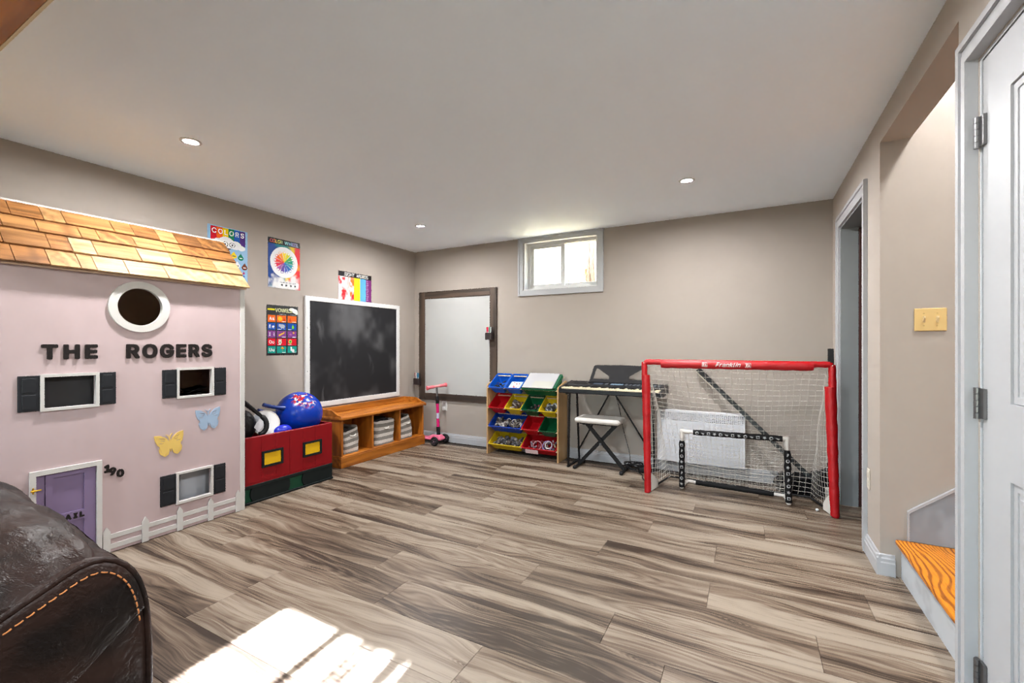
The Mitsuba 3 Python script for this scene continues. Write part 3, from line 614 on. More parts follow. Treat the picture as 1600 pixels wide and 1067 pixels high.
# ================================================================== chalkboard
k = thing('chalkboard', 'large smudged black chalkboard in a white frame on the left wall', 'chalkboard')
def chalk_fn(q, n, uv):
    a = fbm(q.y * 2.6, q.z * 2.2, 3, 4); b = fbm(q.y * 9 + a * 4, q.z * 3, 9, 3)
    s_ = smoothstep(0.48, 0.80, a) * 0.5 + smoothstep(0.58, 0.85, b) * 0.45
    return mix(lin(30, 30, 33), lin(112, 112, 114), s_)
CY0, CY1, CZ0, CZ1 = 2.700, 3.955, 0.552, 1.612
part(k, 'slate', bx(XL + 0.001, XL + 0.012, CY0 + 0.03, CY1 - 0.03, CZ0 + 0.03, CZ1 - 0.03), pmat('mat_chalk', chalk_fn, 0.6, 0.25))
CW_ = mat((222, 222, 220), 0.5)
for y0, y1, z0, z1 in ((CY0, CY0 + 0.048, CZ0, CZ1), (CY1 - 0.048, CY1, CZ0, CZ1), (CY0 + 0.048, CY1 - 0.048, CZ1 - 0.044, CZ1), (CY0 + 0.048, CY1 - 0.048, CZ0, CZ0 + 0.05)):
    part(k, 'frame_board', bx(XL + 0.001, XL + 0.021, y0, y1, z0, z1, 0.0015), CW_)
for y, z in ((CY0 + 0.02, CZ0 + 0.35), (CY0 + 0.02, CZ1 - 0.3), (CY1 - 0.02, CZ1 - 0.4), (3.4, CZ1 - 0.02), (3.0, CZ1 - 0.02)):
    part(k, 'screw', moved(xf(cyl((0, 0, 0), (0, 0, 0.0012), 0.004, 10), rot(math.pi / 2, [0, 1, 0])), XL + 0.021, y, z), STEEL)

# ================================================================== whiteboard on the back wall
k = thing('whiteboard', 'blank whiteboard in a dark brown plank frame on the back wall', 'whiteboard')
BX0, BX1, BZ0, BZ1 = -3.578, -2.474, 0.490, 1.795
part(k, 'panel', bx(BX0 + 0.05, BX1 - 0.05, YB - 0.010, YB - 0.001, BZ0 + 0.05, BZ1 - 0.05), mat((188, 188, 186), 0.3, 0.4))
part(k, 'frame_board', bx(BX0, BX0 + 0.088, YB - 0.022, YB - 0.001, BZ0, BZ1, 0.002), DARKWOOD_Z)
part(k, 'frame_board', bx(BX1 - 0.088, BX1, YB - 0.022, YB - 0.001, BZ0, BZ1, 0.002), DARKWOOD_Z)
part(k, 'frame_board', bx(BX0 + 0.0885, BX1 - 0.0885, YB - 0.022, YB - 0.001, BZ1 - 0.083, BZ1, 0.002), DARKWOOD_X)
part(k, 'frame_board', bx(BX0 + 0.0885, BX1 - 0.0885, YB - 0.022, YB - 0.001, BZ0, BZ0 + 0.078, 0.002), DARKWOOD_X)
for (x0, zc, side, cols) in ((-2.545, 1.265, "on the right edge of the whiteboard frame", ((200, 30, 70), (214, 40, 80), (40, 120, 90), (220, 222, 224), (30, 30, 34))),
                             (-3.575, 0.722, "on the left edge of the whiteboard frame", ((150, 20, 30), (216, 216, 220), (20, 110, 150), (30, 120, 160), (40, 40, 46)))):
    c = thing('marker_cup', f'small dark marker cup {side}', 'marker cup')
    part(c, 'cup', cat_([ext(rrect(-0.04, -0.03, 0.04, 0.03, 0.008).difference(rrect(-0.0365, -0.0265, 0.0365, 0.0265, 0.006)), 0.075), ext(rrect(-0.04, -0.03, 0.04, 0.03, 0.008), 0.004)]).apply_translation([x0, YB - 0.056, zc - 0.055]), mat((36, 24, 24), 0.5))
    part(c, 'hanger', bx(x0 - 0.008, x0 + 0.008, YB - 0.0255, YB - 0.0222, zc - 0.05, zc + 0.03), BLACK)
    for i, (col, nm) in enumerate(zip(cols, ('crimson', 'pink', 'green', 'white', 'black') if x0 > -3 else ('dark red', 'white', 'teal', 'blue', 'charcoal'))):
        mk = thing('marker', f'{nm} dry-erase marker in the cup {side}', 'marker', f'markers in the cup {side}')
        a0 = np.array([x0 - 0.022 + 0.011 * i, YB - 0.045 - 0.008 * (i % 2), zc - 0.05]); a1 = a0 + np.array([-0.014 + 0.008 * i, -0.008, 0.135])
        part(mk, 'barrel', tube([a0, a0 + (a1 - a0) * 0.6], [0.0058, 0.0058], 10), mat((228, 228, 228) if i % 2 else col, 0.4), 40)
        part(mk, 'cap', tube([a0 + (a1 - a0) * 0.6, a0 + (a1 - a0) * 0.62, a1], [0.0058, 0.0068, 0.006], 10), mat(col, 0.4), 40)

# outlets and switches
def outlet_y(name, label, x, z, y, rgb):
    o = thing(name, label, 'outlet'); part(o, 'plate', rbx(x - 0.036, x + 0.036, y - 0.006, y - 0.0003, z - 0.058, z + 0.058, 0.0025, 1), mat(rgb, 0.4))
    return o
o = outlet_y('wall_outlet', 'white outlet under the whiteboard with a plug in its lower socket', -3.200, 0.425, YB, (226, 226, 224))
part(o, 'socket', rbx(-3.217, -3.183, YB - 0.009, YB - 0.0055, 0.434, 0.462, 0.0015, 1), mat((206, 206, 204), 0.4))
part(o, 'plug', rbx(-3.218, -3.180, YB - 0.034, YB - 0.006, 0.375, 0.415, 0.008, 1), mat((224, 224, 222), 0.4), True)
o = thing('wall_outlet', 'ivory outlet at the right wall, low between the doorway and the corner', 'outlet')
part(o, 'plate', rbx(XR - 0.006, XR - 0.0003, 3.030, 3.075, 0.362, 0.472, 0.0025, 1), mat((224, 216, 200), 0.4))
for z in (0.394, 0.440): part(o, 'socket', rbx(XR - 0.009, XR - 0.0055, 3.038, 3.067, z - 0.015, z + 0.015, 0.0015, 1), mat((206, 198, 182), 0.4))
o = thing('light_switch', 'almond double switch plate on the wall by the stairs', 'light switch')
part(o, 'plate', rbx(0.710, 0.829, SY1 - 0.007, SY1 - 0.0003, 1.218, 1.328, 0.003, 1), mat((222, 190, 128), 0.35), 30)
for x in (0.745, 0.794):
    part(o, 'toggle', hull(np.vstack([bx(x - 0.005, x + 0.005, SY1 - 0.008, SY1 - 0.006, 1.259, 1.287).vertices, bx(x - 0.0035, x + 0.0035, SY1 - 0.020, SY1 - 0.018, 1.280, 1.290).vertices])), mat((238, 216, 168), 0.35))
    part(o, 'screw', cat_([cyl((x, SY1 - 0.0085, z), (x, SY1 - 0.0065, z), 0.003, 8) for z in (1.243, 1.303)]), mat((196, 164, 104), 0.4))

# ================================================================== train toy box
TX, TY0, TY1, TZ = -3.165, 1.862, 2.607, 0.483
RED = mat((140, 6, 18), 0.45, 0.3); DKG = mat((20, 28, 28), 0.55, 0.2); GRN = mat((28, 76, 54), 0.6, 0.2)
k = thing('toy_box', 'red wooden train-shaped toy box with two yellow windows beside the playhouse', 'toy box')
part(k, 'front_panel', bx(TX - 0.018, TX, TY0, TY1, 0.13, TZ, 0.0025), RED)
part(k, 'back_panel', bx(-3.62, -3.602, TY0, TY1, 0.13, TZ, 0.0025), RED)
part(k, 'side_panel', bx(-3.6015, TX - 0.0185, TY1 - 0.018, TY1, 0.13, TZ, 0.0025), RED)
part(k, 'side_panel', bx(-3.6015, TX - 0.0185, TY0, TY0 + 0.018, 0.13, TZ, 0.0025), RED)
part(k, 'bottom', bx(-3.6015, TX - 0.0185, TY0 + 0.0185, TY1 - 0.0185, 0.13, 0.148), RED)
part(k, 'batten', cat_([bx(TX, TX + 0.0022, TY0 + 0.115 * i + 0.003, TY0 + 0.115 * (i + 1) + 0.0005, 0.150, TZ - 0.004, 0.001) for i in range(6)]), RED)
part(k, 'undercarriage', bx(-3.60, TX - 0.012, TY0 + 0.004, TY1 - 0.004, 0.0, 0.13), GRN)
part(k, 'sill_strip', bx(TX - 0.014, TX + 0.004, TY0, TY1, 0.112, 0.136, 0.002), DKG)
part(k, 'foot_strip', bx(TX - 0.0115, TX + 0.006, TY0, TY1 + 0.006, 0.0, 0.016, 0.002), DKG)
for y in (1.985, 2.130, 2.405, 2.545):
    wpoly = Point(y, 0.070).buffer(0.084, quad_segs=8).intersection(rect(TY0, 0.016, TY1, 0.112))
    wh = part(k, 'wheel', ext_x(wpoly, TX - 0.0115, TX), DKG)
part(k, 'wheel', ext_x(rect(2.47, 0.016, TY1, 0.112), TX - 0.0115, TX - 0.003), DKG)
for y0, y1 in ((1.982, 2.148), (2.323, 2.494)):
    part(k, 'window_frame', ext_x(frame_poly(y0, y1, 0.245, 0.363, 0.014), TX + 0.0005, TX + 0.013), DKG)
    part(k, 'window_pane', bx(TX + 0.0005, TX + 0.005, y0 + 0.015, y1 - 0.015, 0.260, 0.348), mat((240, 190, 10), 0.4))
# hopper ball resting on the toys in the box
BC, BR = np.array([-3.385, 2.452, 0.565]), 0.184
def ball_fn(q, n, uv):
    x, y, z = q.x - BC[0], q.y - BC[1], q.z - BC[2]
    d2 = dr.sqrt(dr.square(x - 0.10) + dr.square(y + 0.035) + dr.square(z - 0.145))
    msk = smoothstep(0.115, 0.07, d2 + 0.07 * (fbm(y * 22, z * 22, x * 22) - 0.5))
    f = fbm(y * 55, z * 55, x * 55, 2)
    c = mix(lin(180, 30, 44), lin(228, 214, 214), smoothstep(0.48, 0.56, f))
    c = mix(c, lin(20, 60, 150), smoothstep(0.60, 0.64, noise(y * 60 + 9, z * 60, x * 60)))
    return mix(lin(2, 54, 168), c, msk * smoothstep(0.40, 0.46, fbm(y * 24 + 3, z * 24, x * 24, 2)))
k = thing('hopper_ball', 'blue hopper ball with two horn handles resting in the toy box', 'ball')
s_ = trimesh.creation.icosphere(subdivisions=4, radius=BR); s_.apply_translation(BC)
part(k, 'ball', s_, pmat('mat_hopper', ball_fn, 0.25, 0.4), True)
BLUE = mat((22, 52, 122), 0.35)
for dz, dx in ((0.045, 0.03), (-0.005, -0.04)):
    a0 = BC + np.array([dx, -0.15, dz + 0.02])
    part(k, 'handle', tube(spline([a0, a0 + [0, -0.07, 0.015], a0 + [0, -0.13, 0.032], a0 + [0.0, -0.185, 0.052]], 10), [0.024, 0.020, 0.016, 0.0145, 0.0145, 0.0145, 0.0145, 0.015, 0.0155, 0.015], 14), BLUE, 50)
k = thing('drum', 'white toy drum tilted in the toy box left of the hopper ball', 'drum')
M = trimesh.geometry.align_vectors([0, 0, 1], [0.86, -0.30, 0.42]); M[:3, 3] = [-3.31, 2.105, 0.545]
part(k, 'shell', xf(lathe([(0, -0.09), (0.096, -0.09), (0.1, -0.085), (0.1, -0.004), (0.096, 0), (0, 0)], 32), M), mat((150, 30, 34), 0.5), 40)
part(k, 'skin', xf(lathe([(0, 0.0005), (0.094, 0.0005), (0.094, 0.003), (0, 0.004)], 32), M), pmat('mat_drum_skin', lambda q, n, uv: mix(lin(226, 226, 226), lin(170, 176, 186), smoothstep(0.55, 0.7, fbm(q.y * 16, q.z * 10, q.x * 9))), 0.35), 40)
part(k, 'hoop', xf(tube([(0.098 * math.cos(t), 0.098 * math.sin(t), 0.001) for t in np.linspace(0, 2 * math.pi, 33)[:-1]], 0.005, 8, True), M), mat((204, 196, 190), 0.35), True)
k = thing('black_bag', 'black bag with white patch and strap at the toy box left end', 'bag')
s_ = trimesh.creation.icosphere(subdivisions=3); s_.vertices *= [0.09, 0.075, 0.11]; s_.vertices *= (0.92 + 0.2 * meshkit.fbm(s_.vertices * 14))[:, None]; s_.apply_translation([-3.34, 1.955, 0.545])
part(k, 'body', s_, BLACK, True)
part(k, 'strap', hull([(-3.27, 1.915, 0.705), (-3.25, 1.90, 0.75), (-3.24, 2.025, 0.60), (-3.24, 2.045, 0.615), (-3.255, 2.045, 0.62), (-3.265, 1.905, 0.76)]), BLACK)
part(k, 'strap', tube(spline([(-3.245, 2.035, 0.612), (-3.225, 2.058, 0.560), (-3.225, 2.050, 0.505), (-3.24, 2.01, 0.478)], 10), 0.018, 10), BLACK, True)
part(k, 'patch', hull([(-3.228, 1.985, 0.575), (-3.222, 2.005, 0.60), (-3.218, 2.032, 0.575), (-3.216, 2.02, 0.53), (-3.220, 1.99, 0.505), (-3.228, 1.965, 0.54), (-3.25, 2.0, 0.55)]), mat((222, 224, 230), 0.3))
k = thing('blue_toy_lobe', 'small bright blue plastic toy sticking out of the toy box under the hopper ball', 'toy')
s_ = trimesh.creation.icosphere(subdivisions=3); s_.vertices *= [0.045, 0.075, 0.05]; s_.apply_translation([-3.26, 2.215, 0.468])
add(k, s_, mat((24, 40, 190), 0.35), True)
def rot_rand(): return trimesh.transformations.random_rotation_matrix(rng.random(3))
def clutter(x0, x1, y0, y1, z, n, cols, size=(0.02, 0.05), height=0.03):
    ms, cc = [], []
    for i in range(n):
        s = rng.uniform(*size); kind = rng.integers(0, 4)
        m = [lambda: bx(-s / 2, s / 2, -s / 3, s / 3, -s / 4, s / 4, s * 0.06), lambda: cyl((-s / 1.6, 0, 0), (s / 1.6, 0, 0), s / 5, 10), lambda: trimesh.creation.icosphere(subdivisions=1, radius=s / 2.6), lambda: trimesh.creation.torus(s / 2.2, s / 9, 12, 6)][kind]()
        m.apply_transform(rot_rand()); m.apply_translation([rng.uniform(x0, x1), rng.uniform(y0, y1), z + rng.uniform(0, height)])
        ms.append(m); cc.append(np.tile(lin(*cols[rng.integers(0, len(cols))]), (len(m.vertices), 1)))
    return cat_(ms), np.vstack(cc)
scene['mat_clutter'] = {'type': 'principled', 'base_color': {'type': 'mesh_attribute', 'name': 'vertex_color'}, 'roughness': 0.45}
k = thing('box_toys', 'assorted dark toys filling the red toy box', 'toys'); labels[k]['kind'] = 'stuff'
g, c = clutter(-3.57, -3.22, 1.93, 2.56, 0.19, 60, [(60, 60, 70), (120, 30, 30), (30, 50, 110), (40, 90, 60), (180, 170, 60)], (0.05, 0.12), 0.17)
add(k, g, 'mat_clutter', color=c)

# ================================================================== storage bench with baskets
k = thing('storage_bench', 'orange pine storage bench with three cubbies under the chalkboard', 'bench')
BF, BY0, BY1 = -3.332, 2.845, 4.045
part(k, 'plinth', cat_([bx(BF - 0.018, BF, BY0, BY1, 0, 0.092, 0.002), bx(-3.635, BF - 0.018, BY0, BY0 + 0.018, 0, 0.092, 0.002), bx(-3.635, BF - 0.018, BY1 - 0.018, BY1, 0, 0.092, 0.002)]), PINE_Y)
part(k, 'plinth_cap', bx(-3.635, BF - 0.004, BY0 + 0.005, BY1 - 0.005, 0.092, 0.108, 0.003), PINE_Y)
for y0 in (BY0 + 0.012, BY0 + 0.392, BY0 + 0.785, BY1 - 0.034):
    part(k, 'upright', bx(-3.635, BF - 0.010, y0, y0 + 0.022, 0.108, 0.447, 0.0015), PINE_Z)
part(k, 'back_panel', bx(-3.645, -3.636, BY0 + 0.01, BY1 - 0.01, 0.02, 0.447), PINE_Y)
part(k, 'seat', rbx(-3.645, BF + 0.016, BY0 - 0.012, BY1 + 0.012, 0.447, 0.476, 0.009, 1), PINE_Y, 30)
part(k, 'back_rail', bx(-3.652, -3.632, BY0 - 0.005, BY1 + 0.005, 0.476, 0.536, 0.004), PINE_Y)
rail = Polygon([(-3.632, 0.476), (BF + 0.002, 0.476), (BF - 0.004, 0.484)] + [(BF - 0.02 - 0.28 * t, 0.489 + 0.046 * (0.5 - 0.5 * math.cos(math.pi * min(1, t * 2.2)))) for t in np.linspace(0, 1, 12)] + [(-3.632, 0.535)])
for y in (BY0 - 0.004, BY1 - 0.016):
    m = ext(rail, 0.020); v = m.vertices; m.vertices = np.stack([v[:, 0], y + v[:, 2], v[:, 1]], 1); m.invert()
    part(k, 'side_rail', m, PINE_Y)
def stripe_fn(q, n, uv):
    s = uv.y * 3.6 + 0.25; f = s - dr.floor(s)
    return mix(lin(140, 136, 130), lin(222, 216, 208), smoothstep(0.46, 0.52, f) * smoothstep(1.0, 0.95, f)) * (0.92 + 0.16 * noise(uv.x * 260, uv.y * 120))
STRIPE = pmat('mat_stripe_canvas', stripe_fn, 0.85, 0.2)
def basket(cx, cy, wx, wy, hgt, lean, droop, seed):
    """Soft canvas bin: rounded square plan, sagging rim; lean moves the rim along y."""
    n, nz = 48, 14
    a = np.arange(n) * 2 * np.pi / n; P, UV = [], []
    for inner in (0, 1):
        for j in range(nz):
            t = j / (nz - 1) if not inner else 1 - j / (nz - 1)
            e = 0.38; c, s = np.cos(a), np.sin(a)
            rx, ry = np.sign(c) * np.abs(c) ** e, np.sign(s) * np.abs(s) ** e
            grow = 0.93 + 0.07 * t + 0.03 * math.sin(t * 3.1)
            w_ = (meshkit.fbm(np.stack([rx * 1.6, ry * 1.6, np.full(n, t * 3 + seed)], 1)) - 0.5) * 1.7
            off = -0.005 * inner
            X = cx + rx * (wx / 2 + off) * grow * (1 + 0.10 * w_); Y = cy + ry * (wy / 2 + off) * grow * (1 + 0.10 * w_) + lean * t * t
            Z = 0.109 + 0.004 * inner + t * hgt * (1 + droop * ry * 0.5 + 0.08 * w_ * t)
            P.append(np.stack([X, Y, Z], 1)); UV.append(np.stack([a / 6.28, np.full(n, t)], 1))
    P = np.stack(P); m = grid_mesh(P.transpose(1, 0, 2), True)
    return m, np.stack(UV).transpose(1, 0, 2).reshape(-1, 2)
for i, (cy, wy, hg, lean, droop, lab) in enumerate(((3.015, 0.200, 0.225, -0.02, 0.20, 'striped canvas basket in the cubby nearest the toy box'), (3.462, 0.290, 0.245, 0.0, -0.02, 'striped canvas basket in the middle cubby'), (3.790, 0.215, 0.245, -0.06, 0.16, 'striped canvas basket in the cubby nearest the scooter'))):
    b = thing('storage_basket', lab, 'basket')
    m, uv = basket(-3.488, cy, 0.24, wy, hg, lean, droop, i * 5)
    part(b, 'body', m, STRIPE, True, uv=uv)
    part(b, 'bottom', bx(-3.60, -3.385, cy - wy / 2 + 0.012, cy + wy / 2 - 0.012, 0.1095, 0.116), mat((150, 146, 140), 0.8))
    part(b, 'handle', tube(spline([(-3.372, cy - 0.035, 0.285), (-3.362, cy - 0.018, 0.274), (-3.362, cy + 0.018, 0.276), (-3.372, cy + 0.035, 0.290)], 10), 0.007, 8), mat((226, 222, 214), 0.8), True)
    f = thing('basket_contents', ('dark cloth items in the basket nearest the toy box', 'black fabric items in the middle basket', 'dark grey cloth in the basket nearest the scooter')[i], 'cloth')
    s_ = trimesh.creation.icosphere(subdivisions=3); s_.vertices *= [0.10, wy / 2 - 0.025, 0.075]; s_.vertices *= (0.85 + 0.3 * meshkit.fbm(s_.vertices * 22 + i))[:, None]
    s_.apply_translation([-3.49, cy + lean * 0.8, 0.262 if i != 1 else 0.315]); add(f, s_, mat(((52, 46, 46), (24, 22, 26), (66, 62, 60))[i], 0.85), True)

# ================================================================== scooter
k = thing('kick_scooter', 'pink three-wheeled kick scooter standing between bench and bin rack', 'scooter')
PK = mat((238, 118, 150), 0.4); MG = mat((214, 20, 110), 0.4)
sb, stp = np.array([-3.165, 4.085, 0.095]), np.array([-3.182, 4.072, 0.672])
at = lambda t: sb + (stp - sb) * t
part(k, 'lower_clamp', cyl(at(0), at(0.19), 0.021, 14), BLACK, 40)
part(k, 'stem', cyl(at(0.19), at(0.66), 0.017, 14), MG, 40)
part(k, 'label', cyl(at(0.36), at(0.47), 0.0176, 14), mat((196, 190, 214), 0.4), 40)
part(k, 'upper_clamp', cat_([cyl(at(0.66), at(0.80), 0.020, 14), rbx(at(0.73)[0] + 0.012, at(0.73)[0] + 0.030, 4.05, 4.075, at(0.72)[2] - 0.012, at(0.72)[2] + 0.014, 0.005, 1)]), BLACK, 40)
part(k, 'inner_tube', cyl(at(0.80), at(1.0), 0.0105, 12), STEEL, 40)
hd = np.array([0.42, 0.90, 0.10]); hd /= np.linalg.norm(hd)
part(k, 'handlebar', cyl(stp - hd * 0.04, stp + hd * 0.04, 0.015, 12), mat((240, 150, 150), 0.4), 40)
for s in (-1, 1):
    q = lambda t: stp + hd * s * t
    part(k, 'grip', tube([q(0.034), q(0.04), q(0.105), q(0.11), q(0.125), q(0.128)], [0.015, 0.018, 0.018, 0.025, 0.025, 0.018], 14), mat((234, 116, 126), 0.45), 40)
part(k, 'front_deck', hull(np.vstack([rbx(-3.215, -3.115, 4.040, 4.150, 0.052, 0.085, 0.012, 1).vertices, rbx(-3.20, -3.13, 4.05, 4.12, 0.08, 0.115, 0.012, 1).vertices])), PK, 40)
part(k, 'deck', rbx(-3.56, -3.19, 4.055, 4.165, 0.045, 0.068, 0.010, 1), PK, 40)
part(k, 'rear_fender', hull(np.vstack([rbx(-3.30, -3.25, 4.065, 4.155, 0.05, 0.095, 0.012, 1).vertices])), PK, 40)
part(k, 'axle', cyl((-3.155, 3.985, 0.052), (-3.155, 4.205, 0.052), 0.009, 10), STEEL)
for y in (3.995, 4.195):
    wh = part(k, 'wheel', xf(lathe([(0, -0.013), (0.036, -0.013), (0.040, -0.016), (0.048, -0.012), (0.052, 0), (0.048, 0.012), (0.040, 0.016), (0.036, 0.013), (0, 0.013)], 28), trimesh.transformations.translation_matrix([-3.155, y, 0.052]) @ rot(math.pi / 2, [1, 0, 0])), BLACK, 35)
    part(wh, 'hub', cat_([cyl((-3.155, y - 0.016, 0.052), (-3.155, y + 0.016, 0.052), 0.010, 12)] + [moved(cyl((-3.155 + 0.027 * math.cos(t), y - 0.0145, 0.052 + 0.027 * math.sin(t)), (-3.155 + 0.027 * math.cos(t), y + 0.0145, 0.052 + 0.027 * math.sin(t)), 0.005, 8)) for t in np.arange(5) * 1.2566]), mat((120, 100, 110), 0.4), 40)
part(k, 'rear_wheel', xf(lathe([(0, -0.02), (0.034, -0.02), (0.040, 0), (0.034, 0.02), (0, 0.02)], 20), trimesh.transformations.translation_matrix([-3.54, 4.11, 0.040]) @ rot(math.pi / 2, [1, 0, 0])), BLACK, 35)

# ================================================================== bin rack
k = thing('bin_rack', 'pale wooden toy rack holding rows of tilted plastic bins', 'rack')
RX0, RX1, RY0, RY1 = -2.452, -1.634, 3.985, 4.222
side = Polygon([(RY0, 0), (RY1, 0), (RY1, 0.775), (RY1 - 0.02, 0.785), (RY1 - 0.05, 0.783), (RY0 + 0.02, 0.738), (RY0, 0.72)])
for x in (RX0, RX1 - 0.014):
    m = ext(side, 0.014); v = m.vertices; m.vertices = np.stack([x + v[:, 2], v[:, 0], v[:, 1]], 1)
    part(k, 'side_panel', m, MAPLE)
RAILZ = (0.700, 0.487, 0.290, 0.104)
TH = math.radians(33); BL = 0.235
for z in RAILZ:
    part(k, 'dowel', cyl((RX0 + 0.012, RY0 + 0.006, z), (RX1 - 0.012, RY0 + 0.006, z), 0.0065, 10), mat((226, 206, 176), 0.45), 40)
    part(k, 'dowel', cyl((RX0 + 0.012, RY0 + 0.006 + BL * math.cos(TH) * 0.93, z + BL * math.sin(TH) * 0.93 - 0.004), (RX1 - 0.012, RY0 + 0.006 + BL * math.cos(TH) * 0.93, z + BL * math.sin(TH) * 0.93 - 0.004), 0.0065, 10), mat((226, 206, 176), 0.45), 40)
BIN = {'blue': mat((14, 88, 190), 0.4, 0.3), 'red': mat((172, 10, 22), 0.4, 0.3), 'yellow': mat((206, 174, 22), 0.4, 0.3), 'green': mat((6, 80, 46), 0.4, 0.3)}
BINB = mat((12, 58, 156), 0.4, 0.3)
def bin_mat(x, z):
    """From bin space (a across, b along the tilted rim from the front, c below the rim) to the world."""
    M = np.eye(4); M[:3, 0] = [1, 0, 0]; M[:3, 1] = [0, math.cos(TH), math.sin(TH)]; M[:3, 2] = [0, -math.sin(TH), math.cos(TH)]
    M[:3, 3] = [x, RY0 - 0.008, z + 0.010]
    return M
def tub(w_, l_, h_, t_=0.003):
    def fr(i, top, bot):
        pts = []
        for z, dx, dy in ((top, 0, 0), (bot, 0.022, 0.030)):
            p_ = rrect(i + dx, i + dy, w_ - i - dx, l_ - i - dy, 0.014)
            pts += [(x, y, z) for x, y in p_.exterior.coords[:-1]]
        return m3.Manifold.hull_points(np.array(pts))
    o = fr(0.0, 0, -h_) - fr(t_, 0.001, -h_ + t_) - m3.Manifold.cube([w_, l_, 0.1]).translate([0, 0, 0.0])
    lipo = rrect(-0.006, -0.006, w_ + 0.006, l_ + 0.006, 0.018).difference(rrect(0.001, 0.001, w_ - 0.001, l_ - 0.001, 0.013))
    me = o.to_mesh()
    a_ = trimesh.Trimesh(me.vert_properties[:, :3], me.tri_verts, process=False)
    return cat_([a_, moved(ext(lipo, 0.005), 0, 0, -0.004), moved(ext(rrect(-0.006, -0.006, w_ + 0.006, l_ + 0.006, 0.018).difference(rrect(-0.0035, -0.0035, w_ + 0.0035, l_ + 0.0035, 0.016)), 0.010), 0, 0, -0.012)])
X0, XW = RX0 + 0.020, (RX1 - RX0 - 0.040)
rows = [[('blue', 0, 1, 'light blue plastic bin, leftmost in the top row of the rack'), ('blue', 1, 2, 'light blue plastic bin in the top row holding a white box'), ('green', 2, 4, 'wide green plastic bin in the top row of the rack, behind the white board')],
        [('red', 0, 1, 'small red plastic bin, leftmost in the second row of the rack'), ('yellow', 1, 2, 'small yellow plastic bin of brown toys, second row, between red and green'), ('green', 2, 3, 'small green plastic bin in the second row between two yellow bins'), ('yellow', 3, 4, 'small yellow plastic bin at the right end of the second row')],
        [('blue', 0, 2, 'wide blue plastic bin of white toys in the third row of the rack'), ('red', 2, 3, 'small empty red plastic bin in the middle of the third row'), ('green', 3, 4, 'small green plastic bin at the right end of the third row')],
        [('yellow', 0, 2, 'wide yellow plastic bin of grey toys in the bottom row of the rack'), ('red', 2, 4, 'wide red plastic bin with rings in the bottom row of the rack')]]
for r, row in enumerate(rows):
    for col, a, b, lab in row:
        w_ = XW / 4 * (b - a) - 0.016
        n_ = thing('storage_bin', lab, 'bin')
        x = X0 + XW / 4 * a + 0.008
        add(n_, xf(tub(w_, BL, 0.098), bin_mat(x, RAILZ[r])), BINB if (r == 2 and col == 'blue') else BIN[col], 30)
def in_bin(name, lab, cat, r, a, b, n, cols, size, l0=0.05, l1=0.17, c=-0.075, height=0.04, stuff=True):
    q = thing(name, lab, cat)
    if stuff: labels[q]['kind'] = 'stuff'
    g, cc = clutter(X0 + XW / 4 * a + 0.04, X0 + XW / 4 * b - 0.04, l0, l1, c, n, cols, size, height)
    v = g.vertices - [0, 0, 0]; M = bin_mat(0, RAILZ[r]); g.apply_transform(M)
    add(q, g, 'mat_clutter', color=cc)
in_bin('bin_toys', 'small dark toy pieces in the leftmost blue bin', 'toys', 0, 0, 1, 14, [(30, 40, 40), (40, 50, 80), (20, 30, 30)], (0.025, 0.05), c=-0.08)
in_bin('bin_toys', 'brown and grey toy pieces in the yellow bin of the second row', 'toys', 1, 1, 2, 34, [(120, 90, 70), (90, 70, 60), (170, 160, 150), (150, 60, 50), (60, 50, 46)], (0.025, 0.055))
in_bin('bin_toys', 'few dark and pink toy pieces in the small green bin of the second row', 'toys', 1, 2, 3, 20, [(30, 60, 44), (180, 60, 110), (24, 40, 40), (160, 60, 70)], (0.02, 0.045), c=-0.085)
in_bin('bin_toys', 'grey toy pieces in the right end yellow bin', 'toys', 1, 3, 4, 34, [(150, 160, 165), (80, 84, 90), (200, 204, 206), (50, 54, 60)], (0.025, 0.06))
in_bin('bin_toys', 'white and black toy pieces in the wide blue bin', 'toys', 2, 0, 2, 60, [(226, 224, 218), (60, 54, 50), (150, 140, 128), (214, 206, 196), (110, 100, 96)], (0.03, 0.06))
in_bin('bin_toys', 'grey assorted toy pieces in the wide yellow bin', 'toys', 3, 0, 2, 90, [(140, 142, 148), (90, 92, 98), (180, 176, 172), (120, 110, 104), (70, 70, 78)], (0.025, 0.055), c=-0.085)
in_bin('bin_toys', 'beads and pale toy pieces in the wide red bin', 'toys', 3, 2, 4, 34, [(200, 180, 190), (150, 60, 70), (210, 200, 170), (120, 110, 130)], (0.025, 0.05))
for i, (a_, rr) in enumerate(((0.12, 0.045), (0.235, 0.050), (0.25, 0.035))):
    q = thing('toy_ring', ('pale pink plastic ring at the left of the wide red bin', 'lilac plastic ring at the right of the wide red bin', 'small white plastic ring inside the lilac one')[i], 'ring')
    t_ = trimesh.creation.torus(rr, 0.006, 32, 8); t_.apply_transform(rot(0.5, [1, 0, 0]))
    t_.apply_translation([X0 + XW / 2 + 0.03 + a_, 0.075, -0.030 + 0.012 * i]); add(q, xf(t_, bin_mat(0, RAILZ[3])), mat(((222, 150, 160), (170, 150, 200), (220, 214, 222))[i], 0.4), True)
q = thing('bin_label', 'white paper label on the front of the wide red bin', 'label')
add(q, xf(bx(0, 0.14, 0, 0.001, -0.058, -0.012), bin_mat(X0 + XW / 2 + 0.05, RAILZ[3]) @ trimesh.transformations.translation_matrix([0, 0.0, 0]) @ rot(-0.298, [1, 0, 0])), mat((226, 200, 200), 0.6))
q = thing('game_box', 'white flat box with pale print lying in the second blue bin', 'box')
part(q, 'box', xf(rbx(0.03, 0.165, 0.015, 0.135, -0.052, -0.02, 0.004, 1), bin_mat(X0 + XW / 4, RAILZ[0])), mat((190, 210, 226), 0.4))
